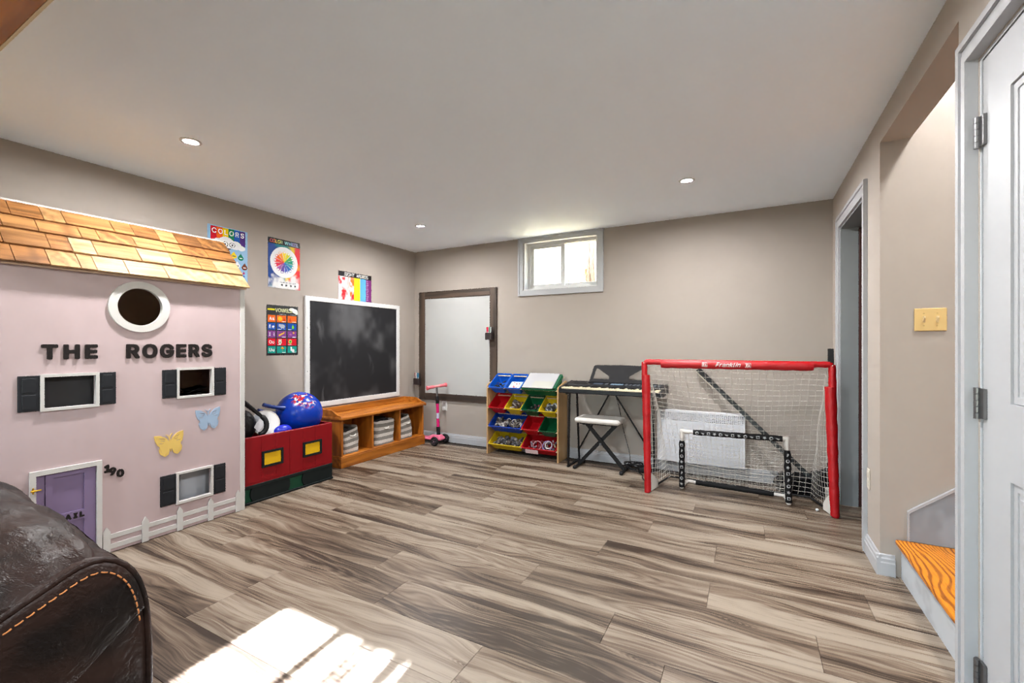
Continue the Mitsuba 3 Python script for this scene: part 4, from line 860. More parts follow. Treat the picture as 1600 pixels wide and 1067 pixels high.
part(q, 'print', xf(bx(0.06, 0.15, 0.03, 0.12, -0.0202, -0.019), bin_mat(X0 + XW / 4, RAILZ[0])), pmat('mat_game_print', lambda p, n, uv: mix(lin(232, 230, 228), lin(186, 90, 90), smoothstep(0.6, 0.7, fbm(p.x * 60, p.y * 60))), 0.4))
q = thing('drawing_board', 'white drawing board leaning over the wide green bin', 'board')
add(q, xf(rrect_mesh := ext(rrect(0.012, 0.004, 0.345, 0.250, 0.008), 0.006), bin_mat(X0 + XW / 2, RAILZ[0] + 0.006)), mat((192, 192, 195), 0.35))
q = thing('paper_sheet', 'cream sheet of paper on the white drawing board', 'paper')
add(q, xf(bx(0.115, 0.33, 0.010, 0.115, 0.0064, 0.0074), bin_mat(X0 + XW / 2, RAILZ[0] + 0.006)), mat((196, 195, 186), 0.5))
q = thing('green_board', 'dark green board behind the white drawing board', 'board')
add(q, xf(ext(rrect(0.02, 0.02, 0.375, 0.250, 0.008), 0.005), bin_mat(X0 + XW / 2, RAILZ[0] + 0.0005)), mat((16, 90, 60), 0.4))

# ================================================================== keyboard on its stand
k = thing('electronic_keyboard', 'black electronic keyboard with music rest on a thin black stand', 'keyboard')
KX0, KX1, KY0, KY1 = -1.565, -0.640, 3.825, 4.170
prof = [(KY0, 0.712), (KY0 + 0.01, 0.704), (KY1, 0.712), (KY1 + 0.005, 0.72), (KY1, 0.790), (KY1 - 0.02, 0.797), (KY0 + 0.165, 0.776), (KY0 + 0.152, 0.744), (KY0 + 0.008, 0.744), (KY0, 0.738)]
def ext_alongx(poly_pts, x0, x1):
    m = ext(Polygon(poly_pts), x1 - x0); v = m.vertices; m.vertices = np.stack([x0 + v[:, 2], v[:, 0], v[:, 1]], 1); return m
KB = mat((24, 26, 30), 0.4, 0.3)
part(k, 'body', ext_alongx(prof, KX0 + 0.02, KX1 - 0.02), KB)
cheek = [(KY0, 0.712), (KY0 + 0.01, 0.704), (KY1, 0.712), (KY1, 0.792), (KY1 - 0.02, 0.799), (KY0 + 0.165, 0.779), (KY0 + 0.12, 0.770), (KY0 + 0.012, 0.760), (KY0, 0.748)]
for x0, x1 in ((KX0, KX0 + 0.0195), (KX1 - 0.0195, KX1)):
    part(k, 'end_cheek', ext_alongx(cheek, x0, x1), KB)
nw = 36; kx0, kx1 = KX0 + 0.024, KX1 - 0.024; kw = (kx1 - kx0) / nw
part(k, 'white_keys', cat_([bx(kx0 + i * kw + 0.0006, kx0 + (i + 1) * kw - 0.0006, KY0 + 0.006, KY0 + 0.151, 0.7445, 0.760, 0.0012) for i in range(nw)]), mat((232, 220, 186), 0.3), stuff=True)
part(k, 'black_keys', cat_([bx(kx0 + (i + 1) * kw - 0.0065, kx0 + (i + 1) * kw + 0.0065, KY0 + 0.056, KY0 + 0.150, 0.7605, 0.771, 0.0018) for i in range(nw - 1) if i % 7 not in (2, 6)]), BLACKM, stuff=True)
def on_panel(x0, x1, y0, y1, th):   # a slab on the sloping control panel
    zz = lambda y: 0.776 + (y - (KY0 + 0.165)) * (0.797 - 0.776) / (KY1 - 0.02 - KY0 - 0.165)
    return hull([(x, y, zz(y) + t) for x in (x0, x1) for y in (y0, y1) for t in (0.0003, th)])
part(k, 'display', on_panel(-1.135, -1.02, KY0 + 0.20, KY0 + 0.25, 0.002), mat((126, 150, 170), 0.25))
part(k, 'badge_panel', on_panel(-1.30, -1.21, KY0 + 0.20, KY0 + 0.25, 0.002), mat((62, 74, 92), 0.4))
part(k, 'buttons', cat_([on_panel(-1.185 + 0.0, -1.160, KY0 + 0.20 + 0.018 * i, KY0 + 0.21 + 0.018 * i, 0.004) for i in range(3)] + [on_panel(-1.0 + 0.036 * i, -1.0 + 0.036 * i + 0.024, KY0 + 0.195 + 0.022 * j, KY0 + 0.207 + 0.022 * j, 0.004) for i in range(9) for j in range(3)]), mat((84, 88, 96), 0.4), stuff=True)
part(k, 'speaker_grille', cat_([on_panel(-1.52 + 0.012 * i, -1.514 + 0.012 * i, KY0 + 0.185, KY0 + 0.30, 0.0015) for i in range(15)] + [on_panel(-0.86 + 0.012 * i, -0.854 + 0.012 * i, KY0 + 0.30, KY0 + 0.315, 0.0015) for i in range(15)]), BLACKM, stuff=True)
outer = Polygon([(-1.362, 0), (-0.800, 0), (-0.838, 0.150), (-0.850, 0.158), (-1.080, 0.162), (-1.312, 0.158), (-1.326, 0.150)]).buffer(0.004)
cut1 = Polygon([(-1.327, 0.030), (-1.178, 0.030), (-1.178, 0.055), (-1.292, 0.128), (-1.300, 0.128)]).buffer(0.006).buffer(-0.003)
rest = outer.difference(cut1).difference(affinity.scale(cut1, -1, 1, origin=(-1.081, 0)))
m = ext(rest, 0.006); m.apply_transform(rot(math.pi / 2 - 0.26, [1, 0, 0])); m.apply_translation([0, KY1 - 0.045, 0.797])
part(k, 'music_rest', m, mat((34, 32, 35), 0.5, 0.25))
k = thing('keyboard_stand', 'thin black metal stand with crossed braces under the keyboard', 'stand')
RS = 0.0095
for x, nm in ((-1.500, 'leg'), (-0.770, 'leg')):
    s = 1 if x < -1 else -1
    for y, yb in ((3.862, 3.905), (4.140, 4.205)):
        part(k, 'leg', tube([(x + 0.03 * s * (y < 4), y, 0.704), (x, yb, 0.022)], RS, 10), BLACKM, 40)
    part(k, 'foot', tube([(x - 0.003 * s, 3.895, 0.012), (x, 3.92, 0.011), (x, 4.19, 0.011), (x, 4.205, 0.012)], 0.011, 10), BLACKM, 40)
    part(k, 'top_bar', cyl((x, 3.85, 0.697), (x, 4.15, 0.697), 0.007, 10), BLACKM, 40)
for x in (-1.497, -0.775):
    xc = -1.150 + (-0.022 if x < -1 else 0.022)
    part(k, 'brace', cyl((xc, 4.150, 0.690), (x, 4.198, 0.112), 0.0075, 10), BLACKM, 40)
part(k, 'clamp', rbx(-1.175, -1.125, 4.13, 4.165, 0.675, 0.703, 0.006, 1), BLACKM)

k = thing('keyboard_stool', 'folding stool with white padded seat on black crossed legs', 'stool')
part(k, 'seat', rbx(-1.432, -1.010, 3.868, 4.130, 0.430, 0.478, 0.023, 2), pmat('mat_stool_seat', lambda p, n, uv: mix(lin(206, 202, 194), lin(226, 222, 216), fbm(p.x * 30, p.y * 30)), 0.6), 50)
part(k, 'seat_board', bx(-1.39, -1.05, 3.90, 4.10, 0.420, 0.431, 0.002), BLACK)
for y, (xa, xb) in ((3.985, (-1.345, -1.000)), (4.008, (-1.075, -1.425))):
    part(k, 'leg', hull(np.vstack([bx(xa - 0.016, xa + 0.016, y - 0.010, y + 0.010, 0.405, 0.420).vertices, bx(xb - 0.016, xb + 0.016, y - 0.010, y + 0.010, 0.022, 0.032).vertices])), BLACKM)
part(k, 'pivot', cyl((-1.211, 3.968, 0.232), (-1.211, 4.026, 0.232), 0.012, 12), STEEL, 40)
for x in (-1.428, -0.995):
    part(k, 'foot', rbx(x - 0.013, x + 0.013, 3.885, 4.135, 0.0, 0.026, 0.010, 1), BLACKM, 40)
    for y in (3.868, 4.105): part(k, 'foot_cap', rbx(x - 0.017, x + 0.017, y, y + 0.045, 0.0, 0.032, 0.011, 1), BLACK, 40)
for x in (-1.37, -1.10): part(k, 'bracket', bx(x, x + 0.05, 3.93, 4.06, 0.408, 0.421, 0.002), BLACKM)

k = thing('power_cable', 'thin black cable hanging behind the keyboard and coiled on the floor', 'cable')
coil = [(-1.13 , 4.20, 0.66), (-1.10, 4.215, 0.55), (-1.07, 4.21, 0.40), (-1.02, 4.20, 0.22), (-0.985, 4.16, 0.12), (-0.95, 4.10, 0.05)]
for i in range(26): coil.append((-0.915 + 0.085 * math.cos(i * 1.15) + 0.02 * math.sin(i * 0.7), 4.075 + 0.06 * math.sin(i * 1.15), 0.02 + 0.05 * abs(math.sin(i * 0.83))))
coil += [(-0.84, 3.98, 0.006), (-0.81, 3.88, 0.005), (-0.775, 3.80, 0.005), (-0.755, 3.72, 0.005)]
add(k, tube(spline(coil, 220), np.r_[np.full(80, 0.0028), np.full(140, 0.0042)], 6), BLACK, True)
k = thing('power_adapter', 'black power adapter block on the floor by the right stand leg', 'adapter')
add(k, rbx(-0.88, -0.79, 4.03, 4.12, 0.0, 0.055, 0.012, 1), BLACK, 40)

# ================================================================== wall heater
k = thing('wall_heater', 'white electric panel heater with a slotted top on the back wall', 'heater')
hx0, hx1, hz0, hz1, hy = -0.735, -0.030, 0.112, 0.566, 4.150
HW = mat((226, 228, 234), 0.45)
part(k, 'panel', cat_([ext_y(rect(hx0, hz0, hx1, hz1).difference(rect(hx0 + 0.03, 0.478, hx1 - 0.012, 0.548)), hy, hy + 0.012), rbx(hx0 + 0.004, hx1 - 0.004, hy + 0.011, YB - 0.017, hz0 + 0.004, 0.477, 0.006, 1)]), HW)
part(k, 'shroud', cat_([bx(hx0 + 0.002, hx0 + 0.012, hy + 0.012, YB - 0.017, 0.477, hz1 - 0.002), bx(hx1 - 0.010, hx1 - 0.002, hy + 0.012, YB - 0.017, 0.477, hz1 - 0.002), bx(hx0 + 0.002, hx1 - 0.002, hy + 0.012, YB - 0.017, hz1 - 0.012, hz1 - 0.002)]), HW)
part(k, 'inner_back', bx(hx0 + 0.012, hx1 - 0.010, hy + 0.035, hy + 0.040, 0.477, hz1 - 0.012), mat((26, 28, 30), 0.8, 0.1))
gx0, gx1 = hx0 + 0.03, hx1 - 0.012
bars = [bx(gx0 + (gx1 - gx0) * i / 44 - 0.0033, gx0 + (gx1 - gx0) * i / 44 + 0.0033, hy + 0.001, hy + 0.009, 0.478, 0.548) for i in range(1, 44)]
bars += [bx(gx0, gx1, hy + 0.0005, hy + 0.0095, z - 0.003, z + 0.003) for z in (0.490, 0.502, 0.514, 0.526, 0.538)]
part(k, 'grille', cat_(bars), HW, stuff=True)
part(k, 'flute', cat_([bx(hx0 + 0.03 + 0.0155 * i, hx0 + 0.036 + 0.0155 * i, hy - 0.002, hy + 0.0005, hz0 + 0.01, 0.470, 0.0008) for i in range(43)]), HW, stuff=True)

# ================================================================== goals
def net(P, r):
    """Knotted strands along both directions of a grid of points (nu, nv, 3)."""
    ms = [tube(P[i], r, 3) for i in range(P.shape[0])] + [tube(P[:, j], r, 3) for j in range(P.shape[1])]
    return cat_(ms)
def sheet(f, nu, nv): return np.array([[f(i / (nu - 1), j / (nv - 1)) for j in range(nv)] for i in range(nu)], float)
NETM = mat((232, 228, 220), 0.7)
RD = pmat('mat_red_sleeve', lambda p, n, uv: mix(lin(172, 2, 14), lin(194, 6, 20), fbm(p.x * 14, p.y * 20, p.z * 14)), 0.5, bump=lambda p, n, uv: fbm(p.x * 26, p.y * 40, p.z * 26), bump_scale=0.006)
RDP = mat((184, 4, 16), 0.35, 0.4)
k = thing('hockey_goal', 'large red framed hockey goal with white net in front of the heater', 'goal')
gTL, gTR = np.array([-0.722, 3.525, 1.012]), np.array([0.488, 3.605, 1.012])
gBL, gBR = np.array([-0.700, 3.525, 0.0]), np.array([0.508, 3.605, 0.0])
ax = (gTR - gTL) / np.linalg.norm(gTR - gTL)
el = lambda a, b, c, n=8: [a + (b - a) * t + (c - b) * t * t * 0 for t in np.linspace(0, 1, n)]
part(k, 'frame', tube([gBL + [0, 0, 0.002], gBL + (gTL - gBL) * 0.97, gTL + [0.012, 0, 0.004], gTL + ax * 0.05 + [0, 0, 0.008], gTR - ax * 0.05 + [0, 0, 0.008], gTR + [-0.008, 0, 0.004], gBR + (gTR - gBR) * 0.97, gBR + [0, 0, 0.002]], 0.0195, 14), RDP, 50)
def sleeve(a, b, ra, rb, n=9, sd=0):
    pts = np.array([a + (b - a) * t for t in np.linspace(0, 1, n)])
    rr = np.linspace(ra, rb, n) + 0.002 * np.sin(np.arange(n) * 2.3 + sd); rr[0] -= 0.002; rr[-1] -= 0.002
    m = tube(pts, rr, 16)
    return m
i_ = np.array([0, 0, -0.008])
part(k, 'sleeve', sleeve(gTL + ax * 0.125 + i_, gTR - ax * 0.105 + i_, 0.031, 0.031, 25), RD, 50)
part(k, 'sleeve', sleeve(gBL + [0.006, 0, 0.012], gBL + (gTL - gBL) * 0.905 + ax * 0.010, 0.024, 0.033, 17, 1), RD, 50)
part(k, 'sleeve', sleeve(gBR + [-0.004, 0, 0.012], gBR + (gTR - gBR) * 0.86 - ax * 0.012, 0.026, 0.034, 17, 2), RD, 50)
for c_ in (gTL, gTR):
    part(k, 'corner_sleeve', sleeve(c_ + (ax if c_ is gTL else -ax) * 0.01 + [0, 0, 0.006], c_ + (ax if c_ is gTL else -ax) * 0.13 + [0, 0, 0.006], 0.021, 0.022, 5), RD, 50)
    b_ = gBL if c_ is gTL else gBR
    part(k, 'corner_sleeve', sleeve(c_ + [0, 0, 0.005], c_ + (b_ - c_) * 0.15, 0.0215, 0.023, 5), RD, 50)
    part(k, 'rivet', moved(trimesh.creation.icosphere(subdivisions=1, radius=0.004), *(c_ + [0.0 if c_ is gTL else 0.0, -0.0215, 0.0])), mat((230, 220, 210), 0.3))
# lettering on the crossbar
TXT = mat((234, 226, 224), 0.5)
def on_bar(mesh, u0, z0):
    """Local (a, b, c) onto the crossbar's front: a along the bar from its left end, c outward, wrapped on the round sleeve."""
    v = mesh.vertices; s_ = gTL + ax * 0; R_ = 0.0335
    th = (v[:, 1] + z0) / R_; rad = R_ + v[:, 2]
    nrm = np.cross(ax, [0, 0, 1]); nrm /= np.linalg.norm(nrm)
    c0 = gTL + i_ + [0, 0, 0.0]
    m = mesh.copy(); m.vertices = c0 + np.outer(v[:, 0] + u0, ax) + np.outer(rad * np.cos(th), nrm) + np.outer(rad * np.sin(th), [0, 0, 1]); return m
xs_ = 0.0
for c_, g in letters('Franklin', 0.158, 0.030, 0.0012):
    v = g.vertices.copy(); g.vertices[:, 0] = v[:, 0] + v[:, 1] * 0.35
    part(k, 'letter', on_bar(g.subdivide().subdivide() if len(g.faces) < 200 else g, 0.505, -0.012), TXT)
for u0 in (0.415, 0.698):
    bdg = [ext(frame_poly(0, 0.036, 0, 0.032, 0.003), 0.001), ext(rect(0.006, 0.007, 0.012, 0.025), 0.001), ext(rect(0.006, 0.022, 0.018, 0.026), 0.001), ext(rect(0.015, 0.007, 0.030, 0.012), 0.001), ext(rect(0.021, 0.012, 0.026, 0.025), 0.001)]
    part(k, 'emblem', on_bar(cat_(bdg), u0, -0.015), TXT)
# net
bkL, bkR = np.array([-0.60, 3.985, 0.02]), np.array([0.40, 3.93, 0.02])
part(k, 'ground_bar', tube([gBL + [0.01, 0.02, 0.018], bkL, bkR, gBR + [-0.01, 0.02, 0.018]], 0.008, 10), BLACK, 50)
def back_f(a, b):
    top = gTL + (gTR - gTL) * (0.02 + 0.96 * a) + [0, 0.02, -0.025]; bot = bkL + (bkR - bkL) * a
    # the twine falls from the bar in a slack curve
    p = top + (bot - top) * b
    p = p + np.array([0, 0.10 * math.sin(math.pi * b ** 0.8) * (0.3 + 0.7 * math.sin(math.pi * min(max(a, 0.02), 0.98)) ** 0.35), -0.05 * math.sin(math.pi * b) * math.sin(math.pi * a)])
    return p + 0.012 * np.array([meshkit.noise(np.array([a * 9, b * 9, 1])) - 0.5, meshkit.noise(np.array([a * 7, b * 7, 4])) - 0.5, meshkit.noise(np.array([a * 9, b * 9, 7])) - 0.5])
def side_f(gB, gT, s):
    def f(a, b):
        front = gT + (gB - gT) * (0.04 + 0.92 * b) + [0, 0.02, 0]; back = back_f(s, b)
        p = front + (back - front) * a
        sg = (1 if s == 0 else -1) * 0.035 * math.sin(math.pi * a) * math.sin(math.pi * b)
        return p + [sg, 0, -0.02 * math.sin(math.pi * a)]
    return f
part(k, 'net', net(sheet(back_f, 27, 27), 0.0016), NETM, stuff=True)
part(k, 'side_net', net(sheet(side_f(gBL, gTL, 0), 11, 27), 0.0016), NETM, stuff=True)
part(k, 'side_net', net(sheet(side_f(gBR, gTR, 1), 11, 27), 0.0016), NETM, stuff=True)
for (a_, b_) in ((gBL + [0.022, 0.02, 0.012], bkL), (gBR + [-0.022, 0.02, 0.012], bkR)):
    d_ = b_ - a_; e_ = a_ + d_ * 0.36; n_ = np.cross(d_, [0, 0, 1]); n_ = n_ / np.linalg.norm(n_) * 0.0015
    part(k, 'net_band', hull([p_ + s_ * n_ for p_ in (a_ + [0, 0, -0.006], a_ + [0, 0, 0.14], a_ + d_ * 0.2 + [0, 0, 0.09], e_ + [0, 0, -0.01], e_ + [0, 0, 0.03]) for s_ in (-1, 1)]), NETM)

k = thing('mini_goal', 'small white tube goal with black sleeves and net inside the red goal', 'goal')
mTL, mTR, mBL, mBR = (np.array(p_) for p_ in ((-0.472, 3.735, 0.462), (0.240, 3.715, 0.476), (-0.472, 3.735, 0.014), (0.250, 3.715, 0.014)))
PVC = mat((232, 228, 222), 0.35)
part(k, 'frame', cat_([cyl(mBL, mTL, 0.0135, 14), cyl(mBR, mTR, 0.0135, 14), cyl(mTL, mTR, 0.0135, 14)]), PVC, 40)
for c_, dx in ((mTL, 1), (mTR, -1)):
    part(k, 'elbow', cat_([tube([c_ + [0, 0, -0.055], c_ + [0, 0, 0.010], c_ + [0, 0, 0.017]], [0.0175, 0.0175, 0.012], 14), tube([c_ + [-0.012 * dx, 0, 0], c_ + [0.055 * dx, 0, 0]], 0.0172, 14)]), PVC, 40)
mKL, mKR = np.array([-0.455, 3.925, 0.016]), np.array([0.235, 3.89, 0.016])
for a_, b_ in ((mBL, mKL), (mBR, mKR)):
    part(k, 'base_tube', tube([a_ + [0, 0, 0.010], b_ + [0, 0, 0.0]], 0.0135, 12), PVC, 40)
    part(k, 'base_elbow', cat_([moved(trimesh.creation.icosphere(subdivisions=2, radius=0.0175), *(a_ + [0, 0, 0.005])), tube([a_ + [0, 0.0, 0.01], a_ + (b_ - a_) * 0.28 + [0, 0, 0.01]], 0.017, 12)]), PVC, 40)
part(k, 'back_bar', cyl(mKL, mKR, 0.0135, 12), PVC, 40)
SLV = mat((18, 18, 20), 0.65, 0.2)
sl_ = [(mTL + [0.085, 0, 0], mTR + [-0.028, 0, -0.001]), (mBL + [0, 0, 0.006], mTL + [0, 0, -0.075]), (mBR + [0, 0, 0.010], mTR + [0, 0, -0.080]), (mKL + (mKR - mKL) * 0.10, mKL + (mKR - mKL) * 0.9)]
for i, (a_, b_) in enumerate(sl_):
    q = part(k, 'sleeve', sleeve(a_, b_, 0.0215, 0.0215, 13, i), SLV, 50)
    if i == 3: continue
    n_ = 14 if i == 0 else 8
    ld = (b_ - a_) / np.linalg.norm(b_ - a_); Ls = np.linalg.norm(b_ - a_)
    fw = np.array([0.03, -1.0, 0]); up = np.cross(ld, fw); up /= np.linalg.norm(up); fw = np.cross(up, ld); fw /= np.linalg.norm(fw)
    for j in range(n_):
        c_ = a_ + ld * Ls * (j + 0.7) / (n_ + 0.4)
        k_ = (j * 5 + i * 3) % 4
        sh = [Point(0, 0).buffer(0.013, quad_segs=3).difference(Point(0.002, 0.001).buffer(0.007, quad_segs=2)), Polygon([(-0.013, -0.006), (0.013, -0.002), (0.006, 0.010), (-0.006, 0.004)]), frame_poly(-0.011, 0.011, -0.011, 0.011, 0.005), Polygon([(0, 0.014), (0.004, 0.004), (0.013, 0.002), (0.006, -0.004), (0.008, -0.013), (0, -0.007), (-0.009, -0.012), (-0.006, -0.003), (-0.013, 0.003), (-0.004, 0.004)])][k_]
        m = ext(sh.segmentize(0.006), 0.0008); v = m.vertices.copy(); th = v[:, 1] / 0.0238
        m.vertices = c_ + np.outer(v[:, 0], ld) + np.outer((0.0238 + v[:, 2]) * np.cos(th), fw) + np.outer((0.0238 + v[:, 2]) * np.sin(th), up)
        m.invert()
        part(q, 'badge', m, mat((176, 176, 178), 0.6))
def mback(a, b):
    top = mTL + (mTR - mTL) * (0.03 + 0.94 * a) + [0, 0.012, -0.012]; bot = mKL + (mKR - mKL) * a + [0, 0, 0.02]
    p_ = top + (bot - top) * b
    return p_ + np.array([0, 0.05 * math.sin(math.pi * b), -0.07 * math.sin(math.pi * b) * (0.6 + 0.4 * math.sin(math.pi * a))]) + 0.012 * np.array([meshkit.noise(np.array([a * 9, b * 9, 11])) - 0.5, meshkit.noise(np.array([a * 7, b * 7, 14])) - 0.5, meshkit.noise(np.array([a * 9, b * 9, 17])) - 0.5])
def mside(mB, mT, s):
    def f(a, b):
        front = mT + (mB - mT) * (0.05 + 0.9 * b) + [0, 0.01, 0]; back = mback(s, b)
        return front + (back - front) * a + [0, 0, -0.02 * math.sin(math.pi * a)]
    return f
part(k, 'net', net(sheet(mback, 26, 18), 0.0011), NETM, stuff=True)
part(k, 'side_net', net(sheet(mside(mBL, mTL, 0), 8, 16), 0.0011), NETM, stuff=True)
part(k, 'side_net', net(sheet(mside(mBR, mTR, 1), 8, 16), 0.0011), NETM, stuff=True)

k = thing('ping_pong_ball', 'tiny white ball on the floor by the right goal post', 'ball')
add(k, moved(trimesh.creation.icosphere(subdivisions=3, radius=0.010), 0.415, 3.685, 0.010), WHITE, True)

# ================================================================== hockey sticks and the bag behind the goal
def stick(p0, p1, wdt, th, across, tape):
    """Shaft from its butt p0 to p1; across: the direction of its wide side."""
    p0, p1 = np.array(p0, float), np.array(p1, float); d_ = (p1 - p0) / np.linalg.norm(p1 - p0)
    a_ = np.array(across, float); a_ -= d_ * (a_ @ d_); a_ /= np.linalg.norm(a_); b_ = np.cross(d_, a_)
    def seg(t0, t1, w_, h_):
        return hull([p0 + (p1 - p0) * t + a_ * x * (w_ / 2 - (0 if abs(y) < 0.9 else 0.003)) + b_ * y * h_ / 2 for t in (t0, t1) for x in (-1, 1) for y in (-1, -0.6, 0.6, 1)])
    return seg, d_, a_, b_
k = thing('hockey_stick', 'black hockey stick leaning diagonally on the back wall behind the goal', 'hockey stick')
seg, d_, a_, b_ = stick((-0.398, 4.215, 0.935), (0.435, 4.000, 0.120), 0.032, 0.022, (0.6, 0.0, 0.7), 1)
part(k, 'shaft', seg(0.13, 1.0, 0.034, 0.022), BLACKM)
part(k, 'grip_tape', seg(0.0, 0.13, 0.040, 0.028), BLACK)
part(k, 'pale_edge', xf(seg(0.004, 0.17, 0.010, 0.018), trimesh.transformations.translation_matrix(-a_ * 0.026)), mat((200, 190, 174), 0.6))
part(k, 'blade', hull([np.array(p_) for p_ in ((0.425, 4.003, 0.135), (0.455, 4.003, 0.10), (0.44, 4.015, 0.03), (0.48, 4.08, 0.012), (0.49, 4.17, 0.016), (0.49, 4.17, 0.075), (0.475, 4.08, 0.082), (0.43, 4.01, 0.12), (0.46, 4.07, 0.04))]), BLACKM)
k = thing('hockey_stick', 'black hockey stick standing upright in the corner by the doorway', 'hockey stick')
seg, d_, a_, b_ = stick((0.562, 4.215, 1.120), (0.545, 4.10, 0.05), 0.03, 0.02, (1, 0, 0), 1)
part(k, 'shaft', seg(0.13, 1.0, 0.030, 0.020), BLACKM)
part(k, 'grip_tape', seg(0.0, 0.13, 0.036, 0.026), BLACK)
part(k, 'pale_strip', xf(seg(0.15, 0.26, 0.006, 0.022), trimesh.transformations.translation_matrix(b_ * 0.0 + np.array([-0.004, -0.002, 0]))), mat((150, 130, 90), 0.6))
part(k, 'blade', hull([(0.56, 4.11, 0.07), (0.53, 4.11, 0.07), (0.55, 4.085, 0.01), (0.52, 3.99, 0.004), (0.505, 3.90, 0.005), (0.505, 3.90, 0.055), (0.52, 3.98, 0.062), (0.53, 4.0, 0.03)]), BLACKM)
k = thing('equipment_bag', 'slumped black equipment bag in the corner behind the red goal post', 'bag')
s_ = trimesh.creation.icosphere(subdivisions=4); v = s_.vertices
r_ = np.sign(v) * np.abs(v) ** 0.75
pos = r_ * [0.165, 0.105, 0.075] + [0.360, 4.075, 0.068]
pos[:, 2] += np.clip((pos[:, 0] - 0.42) / 0.10, 0, 1) * np.clip(pos[:, 2] / 0.1, 0, 1) * 0.10
pos += v * ((meshkit.fbm(v * 3 + 3) - 0.5) * 0.13)[:, None]; pos[:, 2] = np.maximum(pos[:, 2], 0.001)
part(k, 'body', trimesh.Trimesh(pos, s_.faces, process=False), mat((16, 16, 18), 0.75, 0.15), True)
part(k, 'strap', tube(spline([(0.24, 3.985, 0.06), (0.30, 3.965, 0.13), (0.40, 3.97, 0.15), (0.49, 3.99, 0.20), (0.53, 4.05, 0.27)], 16), 0.012, 8), BLACK, True)
k = thing('white_pad', 'pale pad standing in front of the black bag beside the red post', 'pad')
add(k, hull(np.vstack([rbx(0.49, 0.545, 3.88, 3.95, 0.0, 0.11, 0.012, 1).vertices])), mat((190, 184, 176), 0.6), 40)

# ================================================================== sofa (its right arm reaches into the picture)
def leather_fn(p, n, uv):
    a = fbm(p.x * 9, p.y * 9, p.z * 9)
    return mix(lin(17, 11, 11), lin(44, 27, 22), smoothstep(0.3, 0.7, a))
def leather_bump(p, n, uv):
    f1, f2, _ = voronoi(p.x * 300 + p.z * 120, p.y * 300 + p.z * 200)
    return f1 * 0.16 + fbm(p.x * 34, p.y * 90, p.z * 90) * 0.9
LEA = pmat('mat_leather', leather_fn, 0.44, 0.26, bump=leather_bump, bump_scale=0.0036)
k = thing('leather_sofa', 'dark brown leather sofa with puffy stitched arm in the lower left corner', 'sofa')
AX1 = -1.245                                   # front of the arm
# pillow of the arm: rings along X, each a closed cross-section in (Y, z)
NS, NA = 90, 72
P = []
for i in range(NS):
    t = i / (NS - 1); x = AX1 - 0.005 - 1.15 * t ** 1.15
    s_ = min(1.0, (t * 1.15 / 0.16)) ; rnd = math.sqrt(max(1 - (1 - s_) ** 2, 0.0))      # the front end closes round
    tb = min(1.0, (1 - t) / 0.06); rnd *= math.sqrt(max(1 - (1 - tb) ** 2, 0.0))
    d_ = AX1 - x
    top = 0.684 + 0.095 * (1 - math.exp(-d_ / 0.55)) ; wid = 0.185 + 0.02 * (1 - math.exp(-d_ / 0.2)); bot = 0.40
    cz, hz = (top + bot) / 2, (top - bot) / 2; cy = 0.300
    th = np.arange(NA) * 2 * np.pi / NA
    e = 0.72; c, s = np.cos(th), np.sin(th)
    Y = cy + np.sign(c) * np.abs(c) ** e * wid * (0.55 + 0.45 * rnd); Z = cz + np.sign(s) * np.abs(s) ** e * hz * (0.50 + 0.50 * rnd)
    q = np.stack([np.full(NA, x), Y, Z], 1)
    # creases gathered at the front seam and running back along the arm
    nr = np.stack([np.zeros(NA), c, s], 1)
    crease = (1 - 2 * np.abs(np.sin(th * 7 + 5 * meshkit.fbm(np.stack([np.full(NA, x * 3), c * 2, s * 2], 1))))) * math.exp(-d_ / 0.35)
    lump = meshkit.fbm(np.stack([np.full(NA, x * 6.0), c * 2.2, s * 2.2], 1), 4) - 0.5
    fold = np.sin(x * 34 + 5 * meshkit.fbm(np.stack([np.full(NA, x * 4), c * 1.6 + 4, s * 1.6], 1))) * 0.5
    q += nr * ((0.0105 * crease + 0.036 * lump + 0.006 * fold * (1 - math.exp(-d_ / 0.1)))[:, None]) * min(1, d_ / 0.03)
    P.append(q)
P = np.array(P)
m = grid_mesh(P.transpose(1, 0, 2), True); 
caps = []
for r_, fl in ((0, 0), (NS - 1, 1)):
    n0 = len(m.vertices); cpt = P[r_].mean(0); idx = np.arange(NA) * NS + r_
    m = trimesh.Trimesh(np.vstack([m.vertices, cpt]), np.vstack([m.faces, [(n0, idx[(q + 1) % NA], idx[q]) if fl else (n0, idx[q], idx[(q + 1) % NA]) for q in range(NA)]]), process=False)
m.fix_normals()
part(k, 'arm_pillow', m, LEA, True)
arch = spline([(0.492, 0.10), (0.506, 0.30), (0.505, 0.454), (0.489, 0.572), (0.458, 0.632), (0.412, 0.660), (0.345, 0.642), (0.275, 0.609), (0.20, 0.565), (0.13, 0.47), (0.105, 0.30), (0.11, 0.10)], 60) + [0, 0.024]
apoly = Polygon(list(arch) + [(0.11, 0.02), (0.492, 0.02)])
def bulge(poly, x0, x1, b):   # front panel, softly cushioned
    m = None
    rings = [(0.0, x0, 0), (0.0, x0 + (x1 - x0) * 0.5, 0), (0.006, x1, 0), (0.03, x1 + b * 0.6, 0), (0.07, x1 + b, 0)]
    pts = [(x, y, z) for ins, x, _ in rings for y, z in poly.buffer(-ins).exterior.coords[:-1]]
    return trimesh.convex.convex_hull(np.array(pts))
part(k, 'arm_front', bulge(apoly.convex_hull, AX1 - 0.03, AX1 + 0.004, 0.012), LEA, 40)
fl_o = apoly.buffer(0.006); fl_i = apoly.buffer(-0.004)
welt = np.array([(AX1 + 0.002, y, z) for y, z in arch])
part(k, 'welt', tube(welt, 0.0075, 10), LEA, True)
